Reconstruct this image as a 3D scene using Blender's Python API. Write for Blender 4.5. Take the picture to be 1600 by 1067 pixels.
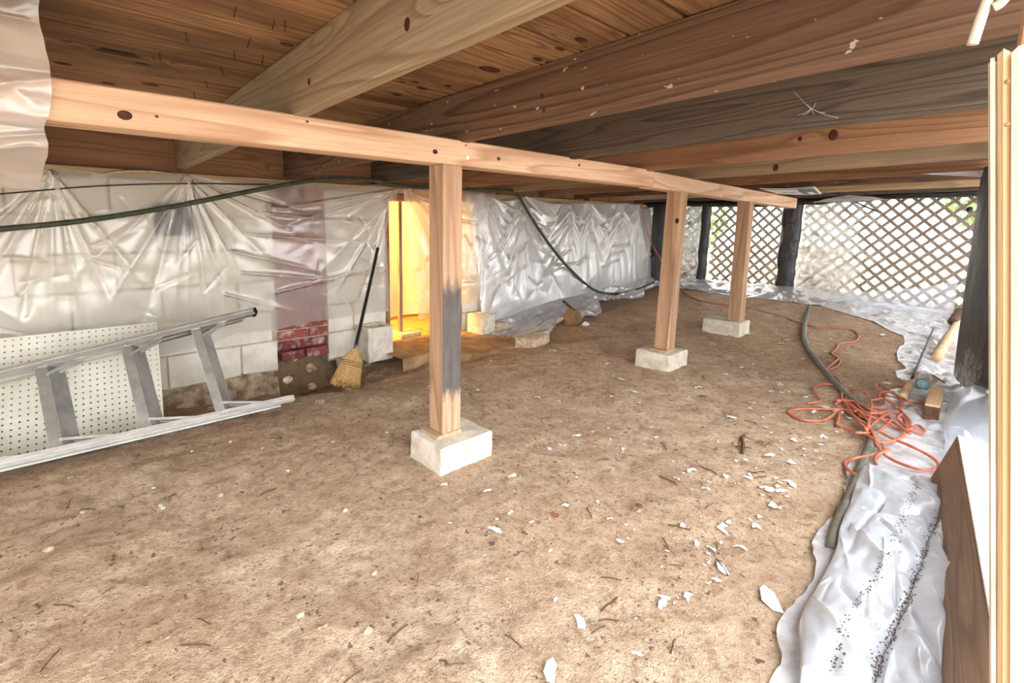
import bpy, bmesh, math, random
import numpy as np
from mathutils import Matrix, Vector
random.seed(7); rng = np.random.default_rng(7)
scene = bpy.context.scene
COL = scene.collection
for o in list(bpy.data.objects): bpy.data.objects.remove(o)

# ------------------------------------------------------------------ camera
F, CX, CY = 737.6, 723.2, 452.35                     # focal length and principal point for a 1600x1067 frame
YAW, PIT, ROL = -.870984, -.133067, -.007848
CAM = np.array([0., 0., .907])
def _axes():
    cy, sy, cp, sp, cr, sr = math.cos(YAW), math.sin(YAW), math.cos(PIT), math.sin(PIT), math.cos(ROL), math.sin(ROL)
    f = np.array([sy*cp, cy*cp, sp]); r = np.array([cy, -sy, 0.]); d = np.cross(f, r)
    return np.array([r*cr + d*sr, -r*sr + d*cr, f])
AX = _axes()
cd = bpy.data.cameras.new('camera'); cam = bpy.data.objects.new('camera', cd); COL.objects.link(cam)
cd.sensor_fit = 'HORIZONTAL'; cd.sensor_width = 36; cd.lens = F/1600*36
cd.shift_x = (800-CX)/1600; cd.shift_y = -(533.5-CY)/1600; cd.clip_start = .02
cam.matrix_world = Matrix(((AX[0][0], -AX[1][0], -AX[2][0], CAM[0]), (AX[0][1], -AX[1][1], -AX[2][1], CAM[1]), (AX[0][2], -AX[1][2], -AX[2][2], CAM[2]), (0, 0, 0, 1)))
scene.camera = cam
# ------------------------------------------------------------------ sky, exposure
wd = bpy.data.worlds.new('sky'); scene.world = wd; wd.use_nodes = True
bg = wd.node_tree.nodes['Background']; bg.inputs[0].default_value = (.96, .98, 1, 1); bg.inputs[1].default_value = 6.6
scene.view_settings.view_transform = 'Standard'; scene.view_settings.look = 'None'
scene.view_settings.gamma = 1; scene.view_settings.use_curve_mapping = False
scene.view_settings.exposure = 0.2
scene.cycles.use_denoising = True
scene.cycles.max_bounces = 8; scene.cycles.diffuse_bounces = 5; scene.cycles.transparent_max_bounces = 14
scene.cycles.use_adaptive_sampling = True; scene.cycles.adaptive_threshold = .025
scene.cycles.sample_clamp_indirect = 8

# ------------------------------------------------------------------ pixel -> point on a real plane
def ray(x, y): return np.array([(x-CX)/F, (y-CY)/F, 1]) @ AX
def onz(x, y, z): d = ray(x, y); return CAM + d*(z-CAM[2])/d[2]
def onx(x, y, X): d = ray(x, y); return CAM + d*(X-CAM[0])/d[0]
def ony(x, y, Y): d = ray(x, y); return CAM + d*(Y-CAM[1])/d[1]

# ------------------------------------------------------------------ helpers
def sst(a, b, x): t = np.clip((x-a)/(b-a), 0, 1); return t*t*(3-2*t)
def hash2(i, j, s):
    h = np.sin(i*127.1 + j*311.7 + s*74.7)*43758.5453
    return h - np.floor(h)
def vnoise(x, y, s=0):
    i, j = np.floor(x), np.floor(y); u, v = x-i, y-j
    u = u*u*(3-2*u); v = v*v*(3-2*v)
    a, b, c, d = hash2(i, j, s), hash2(i+1, j, s), hash2(i, j+1, s), hash2(i+1, j+1, s)
    return (a*(1-u)+b*u)*(1-v) + (c*(1-u)+d*u)*v - .5
def fbm(x, y, s=0, n=4):
    r = 0; a = 1
    for k in range(n): r = r + a*vnoise(x*2**k+k*3.1, y*2**k-k*5.7, s+k); a *= .5
    return r
WM = {}
def place(o, M=None, parent=None):
    M = M or Matrix.Identity(4); WM[o.name] = M
    if parent is not None:
        o.parent = parent; o.matrix_basis = WM[parent.name].inverted() @ M
    else: o.matrix_basis = M
    return o
def tag(o, label=None, cat=None, group=None, kind=None):
    if label: o['label'] = label
    if cat: o['category'] = cat
    if group: o['group'] = group
    if kind: o['kind'] = kind
    return o
def empty(name, loc=(0, 0, 0)):
    o = bpy.data.objects.new(name, None); o.empty_display_size = .05; COL.objects.link(o)
    return place(o, Matrix.Translation(loc))
def link(name, me, mat, M=None, parent=None, smooth=False):
    if mat is not None and not me.materials: me.materials.append(mat)
    o = bpy.data.objects.new(name, me); COL.objects.link(o)
    if smooth: me.polygons.foreach_set('use_smooth', [True]*len(me.polygons))
    return place(o, M, parent)
def mesh(name, v, f):
    me = bpy.data.meshes.new(name); me.from_pydata([tuple(map(float, p)) for p in v], [], [tuple(map(int, q)) for q in f]); me.update(); return me
def frame(p0, p1, up=(0, 0, 1)):
    p0, p1 = Vector(p0), Vector(p1); x = (p1-p0).normalized(); u = Vector(up)
    if abs(x.dot(u)) > .98: u = Vector((1, 0, 0)) if abs(x.x) < .9 else Vector((0, 1, 0))
    y = u.cross(x).normalized(); z = x.cross(y)
    c = (p0+p1)/2
    return Matrix(((x.x, y.x, z.x, c.x), (x.y, y.y, z.y, c.y), (x.z, y.z, z.z, c.z), (0, 0, 0, 1)))
def box_mesh(name, sx, sy, sz, bev=.003, cuts=0, jit=0, seed=0):
    bm = bmesh.new(); bmesh.ops.create_cube(bm, size=1)
    for v in bm.verts: v.co = (v.co.x*sx, v.co.y*sy, v.co.z*sz)
    if bev: bmesh.ops.bevel(bm, geom=bm.edges[:], offset=bev, segments=1, affect='EDGES')
    if cuts: bmesh.ops.subdivide_edges(bm, edges=bm.edges[:], cuts=cuts, use_grid_fill=True)
    if jit:
        r = random.Random(seed)
        for v in bm.verts: v.co += Vector((r.uniform(-1, 1), r.uniform(-1, 1), r.uniform(-1, 1)))*jit
    me = bpy.data.meshes.new(name); bm.to_mesh(me); bm.free(); return me
def beam(name, p0, p1, w, h, mat, parent=None, up=(0, 0, 1), bev=.003, **k):
    L = (Vector(p1)-Vector(p0)).length
    return link(name, box_mesh(name, L, w, h, bev, **k), mat, frame(p0, p1, up), parent)
def box(name, lo, hi, mat, parent=None, bev=.003, **k):
    lo, hi = Vector(lo), Vector(hi); s = hi-lo
    return link(name, box_mesh(name, s.x, s.y, s.z, bev, **k), mat, Matrix.Translation((lo+hi)/2), parent)
def catmull(pts, n=8):
    P = [np.array(p, float) for p in pts]; P = [2*P[0]-P[1]] + P + [2*P[-1]-P[-2]]; out = []
    for i in range(1, len(P)-2):
        for t in np.linspace(0, 1, n, endpoint=False):
            a, b, c, d = P[i-1:i+3]
            out.append(.5*((2*b) + (-a+c)*t + (2*a-5*b+4*c-d)*t*t + (-a+3*b-3*c+d)*t**3))
    out.append(P[-2]); return np.array(out)
def tube_vf(pts, r, seg=8, base=0, ribs=None):
    pts = np.array(pts); n = len(pts); T = np.gradient(pts, axis=0); T /= np.linalg.norm(T, axis=1)[:, None]+1e-9
    v, f = [], []; u = np.array([0, 0, 1.]) if abs(T[0][2]) < .9 else np.array([1., 0, 0])
    for i in range(n):
        u = u - T[i]*(u@T[i]); u /= np.linalg.norm(u)+1e-9; w = np.cross(T[i], u)
        rr = (r if np.isscalar(r) else r[i])*(1 if ribs is None or i % 2 else ribs)
        for k in range(seg):
            a = 2*math.pi*k/seg; v.append(pts[i] + rr*(math.cos(a)*u + math.sin(a)*w))
    for i in range(n-1):
        for k in range(seg): f.append((base+i*seg+k, base+i*seg+(k+1) % seg, base+(i+1)*seg+(k+1) % seg, base+(i+1)*seg+k))
    f.append(tuple(base+k for k in reversed(range(seg)))); f.append(tuple(base+(n-1)*seg+k for k in range(seg)))
    return v, f
def tubes(name, strands, r, mat, parent=None, seg=8, n=8, ribs=None, smooth=True):
    V, Fc = [], []
    for s in strands:
        a, b = tube_vf(catmull(s, n) if len(s) > 2 else np.array(s, float), r, seg, len(V), ribs); V += a; Fc += b
    return link(name, mesh(name, V, Fc), mat, None, parent, smooth)
def lathe(name, prof, mat, M, parent=None, seg=20):
    v, f = [], []; n = len(prof)
    for (r, z) in prof:
        for k in range(seg): a = 2*math.pi*k/seg; v.append((r*math.cos(a), r*math.sin(a), z))
    for i in range(n-1):
        for k in range(seg): f.append((i*seg+k, i*seg+(k+1) % seg, (i+1)*seg+(k+1) % seg, (i+1)*seg+k))
    f.append(tuple(range(seg-1, -1, -1))); f.append(tuple((n-1)*seg+k for k in range(seg)))
    return link(name, mesh(name, v, f), mat, M, parent, True)
def grid(name, X, Y, Z, mat, parent=None, keep=None, smooth=True):
    nu, nv = X.shape; idx = np.arange(nu*nv).reshape(nu, nv)
    q = np.stack([idx[:-1, :-1], idx[1:, :-1], idx[1:, 1:], idx[:-1, 1:]], -1).reshape(-1, 4)
    if keep is not None:
        k = keep[:-1, :-1] & keep[1:, :-1] & keep[1:, 1:] & keep[:-1, 1:]; q = q[k.reshape(-1)]
    v = np.stack([X, Y, Z], -1).reshape(-1, 3)
    me = bpy.data.meshes.new(name); me.vertices.add(len(v)); me.vertices.foreach_set('co', v.astype(np.float32).ravel())
    me.loops.add(q.size); me.loops.foreach_set('vertex_index', q.astype(np.int32).ravel())
    me.polygons.add(len(q)); me.polygons.foreach_set('loop_start', np.arange(0, q.size, 4, dtype=np.int32))
    me.update(calc_edges=True); me.validate()
    return link(name, me, mat, None, parent, smooth)
def crease(s, t, segs):
    """sharp folds along segments (s0,t0,s1,t1,width,amp) on a sheet parametrised in metres"""
    D = np.zeros_like(s)
    for (a, b, c, d, w, am) in segs:
        L2 = (c-a)**2+(d-b)**2; k = np.clip(((s-a)*(c-a)+(t-b)*(d-b))/L2, 0, 1)
        dist = np.hypot(s-a-k*(c-a), t-b-k*(d-b)); wid = w*(.35+k)
        D += am*np.exp(-(np.sqrt(dist**2+(.6*wid)**2)-.6*wid)/wid)*np.clip(1.15-k, 0, 1)**.6
    return D

# ------------------------------------------------------------------ materials
def srgb(r, g, b):
    f = lambda c: (c/255/12.92) if c/255 <= .04045 else ((c/255+.055)/1.055)**2.4
    return (f(r), f(g), f(b), 1)
class NT:
    def __init__(s, name):
        s.m = bpy.data.materials.new(name); s.m.use_nodes = True; s.t = s.m.node_tree; s.t.nodes.clear()
        s.out = s.n('ShaderNodeOutputMaterial')
    def n(s, typ, **k):
        nd = s.t.nodes.new(typ)
        for a, b in k.items(): setattr(nd, a, b)
        return nd
    def l(s, a, b): s.t.links.new(a, b)
    def v(s, sock, val):
        if hasattr(val, 'is_output'): s.l(val, sock)
        else: sock.default_value = val
    def math(s, op, a, b=0., c=None, clamp=False):
        nd = s.n('ShaderNodeMath', operation=op, use_clamp=clamp); s.v(nd.inputs[0], a); s.v(nd.inputs[1], b)
        if c is not None: s.v(nd.inputs[2], c)
        return nd.outputs[0]
    def mix(s, f, a, b, blend='MIX'):
        nd = s.n('ShaderNodeMix', data_type='RGBA', blend_type=blend); s.v(nd.inputs[0], f); s.v(nd.inputs[6], a); s.v(nd.inputs[7], b); return nd.outputs[2]
    def ramp(s, f, stops):
        nd = s.n('ShaderNodeValToRGB'); e = nd.color_ramp.elements
        while len(e) < len(stops): e.new(.5)
        for el, (p, c) in zip(e, stops): el.position = p; el.color = c if hasattr(c, '__len__') else (c, c, c, 1)
        s.v(nd.inputs[0], f); return nd.outputs[0]
    def coord(s, scale=(1, 1, 1), rnd=True, off=(0, 0, 0)):
        tc = s.n('ShaderNodeTexCoord'); o = tc.outputs['Object']
        if rnd:
            oi = s.n('ShaderNodeObjectInfo'); cx = s.n('ShaderNodeCombineXYZ')
            for k, m in enumerate((61., 23., 17.)): s.l(s.math('MULTIPLY', oi.outputs['Random'], m), cx.inputs[k])
            ad = s.n('ShaderNodeVectorMath', operation='ADD'); s.l(o, ad.inputs[0]); s.l(cx.outputs[0], ad.inputs[1]); o = ad.outputs[0]
        return s.scl(o, scale, off)
    def scl(s, o, scale, off=(0, 0, 0)):
        mp = s.n('ShaderNodeMapping'); mp.inputs['Scale'].default_value = scale; mp.inputs['Location'].default_value = off; s.l(o, mp.inputs['Vector']); return mp.outputs[0]
    def noise(s, vec, scale=1., detail=4., rough=.5, dist=0.):
        nd = s.n('ShaderNodeTexNoise'); nd.inputs['Scale'].default_value = scale; nd.inputs['Detail'].default_value = detail
        nd.inputs['Roughness'].default_value = rough; nd.inputs['Distortion'].default_value = dist; s.l(vec, nd.inputs['Vector']); return nd.outputs['Fac']
    def voro(s, vec, scale=1., feature='F1'):
        nd = s.n('ShaderNodeTexVoronoi', feature=feature); nd.inputs['Scale'].default_value = scale; s.l(vec, nd.inputs['Vector']); return nd
    def bump(s, h, strength=.3, dist=.01):
        nd = s.n('ShaderNodeBump'); nd.inputs['Strength'].default_value = strength; nd.inputs['Distance'].default_value = dist; s.l(h, nd.inputs['Height']); return nd.outputs[0]
    def pbr(s, col, rough=.7, bump=None, metal=0., spec=.3, **k):
        p = s.n('ShaderNodeBsdfPrincipled'); s.v(p.inputs['Base Color'], col); s.v(p.inputs['Roughness'], rough); s.v(p.inputs['Metallic'], metal)
        p.inputs['Specular IOR Level'].default_value = spec
        if bump is not None: s.l(bump, p.inputs['Normal'])
        for a, b in k.items(): s.v(p.inputs[a.replace('_', ' ')], b)
        s.l(p.outputs[0], s.out.inputs[0]); return s.m
MATS = {}
def wood(name, light, dark, ring=9., knots=1., stain=None, stain_amt=.4, specks=.0, patch=None, rough=.75, fine=6):
    t = NT(name); p = t.coord()
    low = t.noise(t.scl(p, (.45, fine, fine)), 1, 2.2, .45, .25)
    kv = t.voro(t.scl(p, (2.1, 7.5, 7.5)), 1.0)
    kd = kv.outputs['Distance']
    sep = t.n('ShaderNodeSeparateColor'); t.l(kv.outputs['Color'], sep.inputs[0])
    on = t.math('GREATER_THAN', sep.outputs[0], 1-.42*knots)
    halo = t.math('MULTIPLY', t.math('SUBTRACT', 1, t.math('DIVIDE', kd, .42), clamp=True), on)
    knot = t.math('MULTIPLY', t.math('LESS_THAN', t.math('ADD', kd, t.math('MULTIPLY', t.noise(p, 60, 2), .05)), t.math('ADD', t.math('MULTIPLY', sep.outputs[1], .09), .07)), on)
    fld = t.math('ADD', low, t.math('MULTIPLY', t.math('MULTIPLY', halo, halo), .35))
    saw = t.math('FRACT', t.math('MULTIPLY', fld, ring))
    rc = t.ramp(saw, [(0, 0.), (.55, .25), (.86, 1.), (1, 0.)])
    fib = t.noise(t.scl(p, (5, 170, 170)), 1, 3, .6)
    base = t.mix(t.math('MULTIPLY', rc, .72), light, dark)
    base = t.mix(t.math('MULTIPLY', fib, .55), base, t.mix(.5, dark, (0.02, .012, .008, 1)), 'MIX') if False else t.mix(t.ramp(fib, [(.35, 0.), (.75, .55)]), base, dark)
    bl = t.noise(t.scl(p, (1.6, 4, 4)), 1, 4, .6)
    base = t.mix(t.ramp(bl, [(.42, 0.), (.72, stain_amt)]), base, stain or dark)
    if specks:
        sp = t.noise(t.scl(p, (30, 45, 45)), 1, 2); base = t.mix(t.math('MULTIPLY', t.math('GREATER_THAN', sp, 1-specks*.32), .6), base, srgb(215, 205, 190))
    base = t.mix(t.math('MULTIPLY', knot, .88), base, srgb(52, 30, 24))
    if patch: base = patch(t, base)
    h = t.math('ADD', t.math('MULTIPLY', rc, .4), t.math('MULTIPLY', fib, .8))
    return t.pbr(base, rough, t.bump(h, .35, .004), spec=.25)
W_GIRD = wood('girder_wood', srgb(230, 200, 168), srgb(172, 124, 94), 10, .35, srgb(212, 172, 146), .45)
W_TAN = wood('greenish_wood', srgb(170, 150, 124), srgb(112, 92, 72), 13, .5, srgb(138, 122, 96), .8, .3)
W_RED = wood('red_wood', srgb(134, 104, 84), srgb(60, 42, 34), 13, .3, srgb(96, 72, 58), .6, .9)
W_GREY = wood('grey_wood', srgb(110, 98, 86), srgb(54, 45, 40), 14, .3, srgb(88, 76, 68), .6, .4)
W_ORG = wood('orange_wood', srgb(166, 128, 98), srgb(110, 78, 58), 10, .4, srgb(136, 96, 72), .5, .2)
W_PALE = wood('pale_wood', srgb(204, 178, 142), srgb(150, 120, 90), 11, .4, srgb(168, 146, 112), .5, .1)
W_DECK = wood('deck_wood', srgb(172, 134, 98), srgb(92, 62, 43), 13, .8, srgb(84, 56, 38), .95, .1, fine=9)
W_OLD = wood('old_wood', srgb(178, 152, 128), srgb(116, 92, 76), 12, .6, srgb(116, 98, 82), .8)
W_STICK = wood('stick_wood', srgb(232, 206, 168), srgb(196, 158, 116), 5, .3, srgb(208, 168, 128), .5)
def _patch(t, base):
    tc = t.n('ShaderNodeTexCoord'); s = t.n('ShaderNodeSeparateXYZ'); t.l(tc.outputs['Object'], s.inputs[0])
    nz = t.n('ShaderNodeSeparateXYZ'); t.l(tc.outputs['Normal'], nz.inputs[0])
    n = t.math('MULTIPLY', t.math('SUBTRACT', t.noise(t.scl(tc.outputs['Object'], (14, 60, 60)), 1, 4), .5), .12)
    x = t.math('ADD', s.outputs[0], n)
    m = t.math('MULTIPLY', t.ramp(t.math('ADD', x, .5), [(.12, 0.), (.17, 1.)]), t.ramp(t.math('ADD', x, .5), [(.54, 1.), (.6, 0.)]))
    m = t.math('MULTIPLY', m, t.math('GREATER_THAN', nz.outputs[2], .5))
    g = t.mix(t.noise(t.scl(tc.outputs['Object'], (12, 40, 40)), 1, 5), srgb(46, 45, 46), srgb(104, 102, 102))
    return t.mix(t.math('MULTIPLY', m, .93), base, g)
W_POST = wood('post_wood', srgb(204, 170, 138), srgb(130, 94, 68), 9, .4, srgb(168, 130, 104), .6)
W_POSTP = wood('post_wood_blackened', srgb(206, 172, 142), srgb(130, 96, 70), 9, .4, srgb(172, 138, 112), .6, patch=_patch)

def dirt_mat():
    t = NT('dirt'); p = t.coord(rnd=False)
    a = t.noise(p, 1.3, 5, .6); b = t.noise(p, 9, 6, .65); c = t.noise(p, 70, 5, .7); g = t.noise(p, 260, 2, .6)
    base = t.mix(t.ramp(a, [(.35, 0.), (.65, 1.)]), srgb(208, 180, 152), srgb(222, 200, 174))
    base = t.mix(t.ramp(b, [(.40, 0.), (.72, .75)]), base, srgb(174, 144, 116))
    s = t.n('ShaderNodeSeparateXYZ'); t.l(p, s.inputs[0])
    wallward = t.math('ADD', t.math('MULTIPLY', t.math('ADD', s.outputs[0], 2.15), -1.5), t.math('MULTIPLY', t.math('SUBTRACT', a, .5), 2.2))  # browner towards the house wall, edge broken up by noise
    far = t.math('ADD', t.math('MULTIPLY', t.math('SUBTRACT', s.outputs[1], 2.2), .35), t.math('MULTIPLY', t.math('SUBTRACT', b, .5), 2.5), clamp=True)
    base = t.mix(t.math('MULTIPLY', t.math('MINIMUM', t.math('MAXIMUM', wallward, 0), 1), .75), base, srgb(146, 118, 86))
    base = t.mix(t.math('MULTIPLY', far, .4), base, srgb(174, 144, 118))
    base = t.mix(t.ramp(c, [(.52, 0.), (.7, .7)]), base, srgb(132, 104, 80))
    base = t.mix(t.ramp(g, [(.62, 0.), (.75, .6)]), base, srgb(242, 228, 208))
    m_ = t.noise(p, 24, 6, .7); base = t.mix(t.ramp(m_, [(.5, 0.), (.68, .65)]), base, srgb(140, 110, 84))
    big_ = t.noise(p, 2.2, 3, .6, .5); base = t.mix(t.ramp(big_, [(.5, 0.), (.62, .25)]), base, srgb(150, 118, 90))
    lit = t.math('MULTIPLY', t.math('GREATER_THAN', t.noise(p, 46, 3, .6), .64), t.math('GREATER_THAN', t.noise(p, 5, 3), .5))
    base = t.mix(t.math('MULTIPLY', lit, .75), base, srgb(92, 70, 58))
    h = t.math('ADD', t.math('MULTIPLY', b, .5), t.math('ADD', t.math('MULTIPLY', c, .8), t.math('MULTIPLY', g, .35)))
    return t.pbr(base, .95, t.bump(h, .8, .022), spec=.1)
M_DIRT = dirt_mat()
def plain(name, col, col2=None, rough=.7, scale=20, bump=.3, bd=.004, metal=0., spec=.3, lo=.4, hi=.65, rnd=True, **k):
    t = NT(name); p = t.coord(rnd=rnd); n = t.noise(p, scale, 5, .6)
    c = t.mix(t.ramp(n, [(lo, 0.), (hi, 1.)]), col, col2 or col)
    return t.pbr(c, rough, t.bump(t.noise(p, scale*4, 4, .6), bump, bd), metal, spec, **k)
M_CMU = plain('block_painted', srgb(226, 221, 209), srgb(204, 196, 180), .85, 6, .5)
M_MORT = plain('mortar', srgb(190, 180, 158), srgb(160, 148, 126), .95, 20, .6)
M_CONC = plain('pier_concrete', srgb(222, 216, 200), srgb(196, 188, 172), .9, 18, .5)
M_FOOT = plain('footing_stone', srgb(196, 178, 152), srgb(128, 104, 78), .95, 14, .9, .02)
M_SLAB = plain('sill_slab', srgb(176, 144, 108), srgb(138, 108, 76), .95, 8, .7, .01)
def brick_mat():
    t = NT('brick_red'); p = t.coord(); oi = t.n('ShaderNodeObjectInfo')
    c = t.mix(oi.outputs['Random'], srgb(150, 82, 74), srgb(112, 58, 58)); c = t.mix(t.ramp(t.noise(p, 14, 5, .65), [(.5, 0.), (.68, .85)]), c, srgb(206, 180, 172))
    return t.pbr(c, .9, t.bump(t.noise(p, 80, 4), .5, .004), spec=.15)
M_BRICK = brick_mat()
M_ALU = plain('aluminium', srgb(214, 214, 208), srgb(188, 188, 184), .38, 12, .08, .002, .75, .5)
M_ALU_SHADE = plain('aluminium_shade', srgb(176, 176, 172), srgb(150, 150, 148), .5, 12, .08, .002, .6, .4)  # darker copy of the aluminium: shade on the treads is put into the colour
M_STEEL = plain('galvanised_steel', srgb(200, 202, 204), srgb(160, 162, 166), .4, 30, .1, .002, .8, .5)
M_NAIL = plain('dark_nail', srgb(48, 40, 36), None, .6)
M_PEG = plain('pegboard_white', srgb(238, 238, 224), srgb(222, 220, 204), .6, 5, .1)
M_BLACKH = plain('broom_black', srgb(26, 26, 30), srgb(44, 44, 48), .35, 30, .05, spec=.5)
M_STRAW = plain('straw', srgb(214, 176, 118), srgb(176, 134, 82), .8, 90, .6)
M_HOSE = plain('hose_green', srgb(52, 62, 48), srgb(82, 84, 66), .55, 30, .2, spec=.4)
M_HOSE2 = plain('hose_grey_green', srgb(122, 124, 110), srgb(92, 94, 84), .5, 25, .2, spec=.4)
M_CABLE = plain('cable_black', srgb(30, 30, 32), None, .5)
M_ORANGE = plain('cord_orange', srgb(204, 124, 96), srgb(176, 96, 70), .5, 30, .1, spec=.4)
M_WHITEP = plain('white_paint', srgb(244, 243, 238), srgb(232, 230, 222), .5, 8, .1)
M_CREAM = plain('cream_edge', srgb(196, 190, 172), srgb(168, 160, 140), .6, 8, .1)
M_VENT = plain('vent_grey', srgb(66, 66, 76), srgb(50, 50, 60), .6, 20, .1)
M_LATT = plain('lattice_wood', srgb(116, 86, 56), srgb(88, 62, 40), .8, 30, .3)
M_STONE = plain('pale_stone', srgb(216, 200, 176), srgb(170, 148, 120), .9, 30, .6)
M_RUST = plain('rusty_rock', srgb(160, 122, 78), srgb(112, 92, 66), .9, 16, .8, .01)
M_FLAKE = plain('litter_plastic', srgb(240, 244, 248), srgb(214, 222, 230), .4, 30, .1, spec=.5)
M_TWIG = plain('twig_brown', srgb(104, 76, 56), srgb(76, 54, 42), .9, 60, .4)
M_LEAFD = plain('dead_leaf', srgb(150, 100, 72), srgb(116, 76, 56), .8, 30, .3)
M_GREEN = plain('shrub_leaf', srgb(120, 158, 70), srgb(158, 176, 96), .6, 4, .1)
M_BLUEP = plain('blue_plastic', srgb(122, 160, 172), srgb(168, 196, 200), .3, 14, .1, spec=.5)
M_GROUND = plain('ground_leaf_litter', srgb(188, 170, 142), srgb(150, 128, 100), .95, 3, .5, .02)
M_NAVY = plain('print_navy', srgb(28, 34, 66), srgb(70, 80, 120), .4, 10, .05)
M_INK = plain('print_ink', srgb(60, 50, 40), None, .6)
M_BAG = plain('bag_white', srgb(240, 240, 236), srgb(226, 226, 222), .4, 14, .1, spec=.5)
M_ROOMF = plain('room_floor', srgb(214, 170, 90), srgb(196, 148, 74), .6, 6, .3)  # warm lamplight is put into the concrete slab's colour
M_ROOMW = plain('room_panel', srgb(240, 232, 214), srgb(232, 222, 200), .6, 4, .1)

def poly(name, opacity=.5, col=srgb(238, 240, 240), rough=.22, dirt=0., dcol=srgb(150, 126, 96), trans=.45, gloss=.5, wr=25., wd=.004, gcoord=(1, 1, 1), cap=.3, hz=None):
    t = NT(name); p = t.coord(rnd=False, scale=gcoord)
    nb = t.math('ADD', t.noise(p, wr, 3, .55, .6), t.math('MULTIPLY', t.noise(p, wr*.3, 2, .5, 1.2), 1.5))
    b = t.bump(nb, .5, wd)
    c = col; op = opacity
    if dirt:
        dn = t.ramp(t.math('ADD', t.math('MULTIPLY', t.noise(p, 5, 6, .65), .6), t.math('MULTIPLY', t.noise(p, 26, 4, .6), .4)), [(.46, 0.), (.62, 1.)])
        c = t.mix(t.math('MULTIPLY', dn, dirt), col, dcol); op = t.math('MAXIMUM', opacity, t.math('MULTIPLY', dn, dirt))
    if hz:
        sx = t.n('ShaderNodeSeparateXYZ'); t.l(p, sx.inputs[0])
        k = t.math('ADD', t.math('DIVIDE', t.math('SUBTRACT', hz[1], sx.outputs[0]), hz[1]-hz[0]), t.math('MULTIPLY', t.math('SUBTRACT', t.noise(p, 6, 4, .6), .5), 2.2), clamp=True)
        op = t.math('MAXIMUM', op, t.math('MULTIPLY', k, .93))
    d = t.n('ShaderNodeBsdfDiffuse'); tr = t.n('ShaderNodeBsdfTranslucent'); tp = t.n('ShaderNodeBsdfTransparent'); g = t.n('ShaderNodeBsdfGlossy')
    t.v(d.inputs[0], c); t.v(tr.inputs[0], c); g.inputs['Roughness'].default_value = rough; g.inputs[0].default_value = (1, 1, 1, 1)
    for nd in (d, tr, g): t.l(b, nd.inputs['Normal'])
    m1 = t.n('ShaderNodeMixShader'); m1.inputs[0].default_value = trans; t.l(d.outputs[0], m1.inputs[1]); t.l(tr.outputs[0], m1.inputs[2])
    m2 = t.n('ShaderNodeMixShader'); t.v(m2.inputs[0], op); t.l(tp.outputs[0], m2.inputs[1]); t.l(m1.outputs[0], m2.inputs[2])
    fr = t.n('ShaderNodeFresnel'); fr.inputs[0].default_value = 1.5; t.l(b, fr.inputs[1])
    m3 = t.n('ShaderNodeMixShader'); t.l(t.math('MINIMUM', t.math('MULTIPLY', t.math('ADD', fr.outputs[0], .03), gloss*1.6, clamp=True), cap), m3.inputs[0]); t.l(m2.outputs[0], m3.inputs[1]); t.l(g.outputs[0], m3.inputs[2])
    t.l(m3.outputs[0], t.out.inputs[0]); return t.m
P_WALL = poly('plastic_clear', .33, srgb(244, 244, 240), .22, 0, gloss=.7, wr=12, wd=.004, cap=.5)
P_DOOR = poly('plastic_door', .5, srgb(246, 240, 232), .25, 0, trans=.6, wr=14, wd=.006)
P_WHITE = poly('plastic_milky', .8, srgb(234, 236, 240), .3, .0, trans=.35, gloss=.5, wr=10, wd=.006, cap=.5)
P_FLOOR = poly('plastic_floor', .85, srgb(232, 236, 242), .25, .5, trans=.2, gloss=.5, wr=18, wd=.006)
P_PILE = poly('plastic_pile', .94, srgb(216, 222, 231), .25, .16, srgb(120, 92, 70), trans=.2, gloss=.7, wr=7, wd=.012)
P_NEAR = poly('plastic_near', .72, srgb(216, 206, 198), .25, 0, trans=.35, gloss=.8, wr=9, wd=.008)
P_BLUE = poly('plastic_bluish', .86, srgb(218, 230, 244), .2, 0, trans=.4, gloss=.5, wr=5, wd=.006)
P_LATT = poly('plastic_lattice', .24, srgb(214, 214, 210), .3, .85, srgb(120, 106, 84), trans=.5, gloss=.2, wr=16, wd=.006)
P_HAZE = poly('plastic_lattice_hazy', .9, srgb(196, 196, 194), .3, 1., srgb(112, 102, 88), trans=.4, gloss=.2, wr=16, wd=.006)
P_BLOCKER = poly('plastic_light_blocker', .97, srgb(214, 208, 200), .4, 0, trans=.35, gloss=.2)
P_MIX = poly('plastic_lattice_part_hazy', .22, srgb(212, 212, 208), .3, .85, srgb(120, 106, 84), trans=.5, gloss=.2, wr=16, wd=.006, hz=(-1.15, -.75))
P_CLEARB = poly('plastic_clear_blue', .5, srgb(214, 226, 242), .2, 0, trans=.4, gloss=.5, wr=5, wd=.006)
P_RIGHT = poly('plastic_right', .75, srgb(240, 242, 246), .3, 0, trans=.8, gloss=.3)
def black_poly():
    t = NT('plastic_black'); p = t.coord(rnd=False); b = t.bump(t.noise(p, 12, 3, .5, .8), .6, .012)
    return t.pbr(srgb(30, 31, 36), .38, b, spec=.6)
P_BLACK = black_poly()
def black_mildew():
    t = NT('plastic_black_mildew'); p = t.coord(rnd=False); s = t.n('ShaderNodeSeparateXYZ'); t.l(p, s.inputs[0])
    n = t.math('ADD', t.math('MULTIPLY', t.noise(p, 5, 6, .7), .8), t.math('MULTIPLY', t.noise(p, 40, 4, .7), .25))
    k = t.ramp(t.math('ADD', n, t.math('MULTIPLY', t.math('SUBTRACT', .5, s.outputs[2]), .5)), [(.64, 0.), (.84, .9)])
    return t.pbr(t.mix(k, srgb(32, 34, 44), srgb(206, 212, 210)), .45, t.bump(t.noise(p, 10, 3, .5, .5), .5, .01), spec=.6)
P_MILD = black_mildew()

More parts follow.
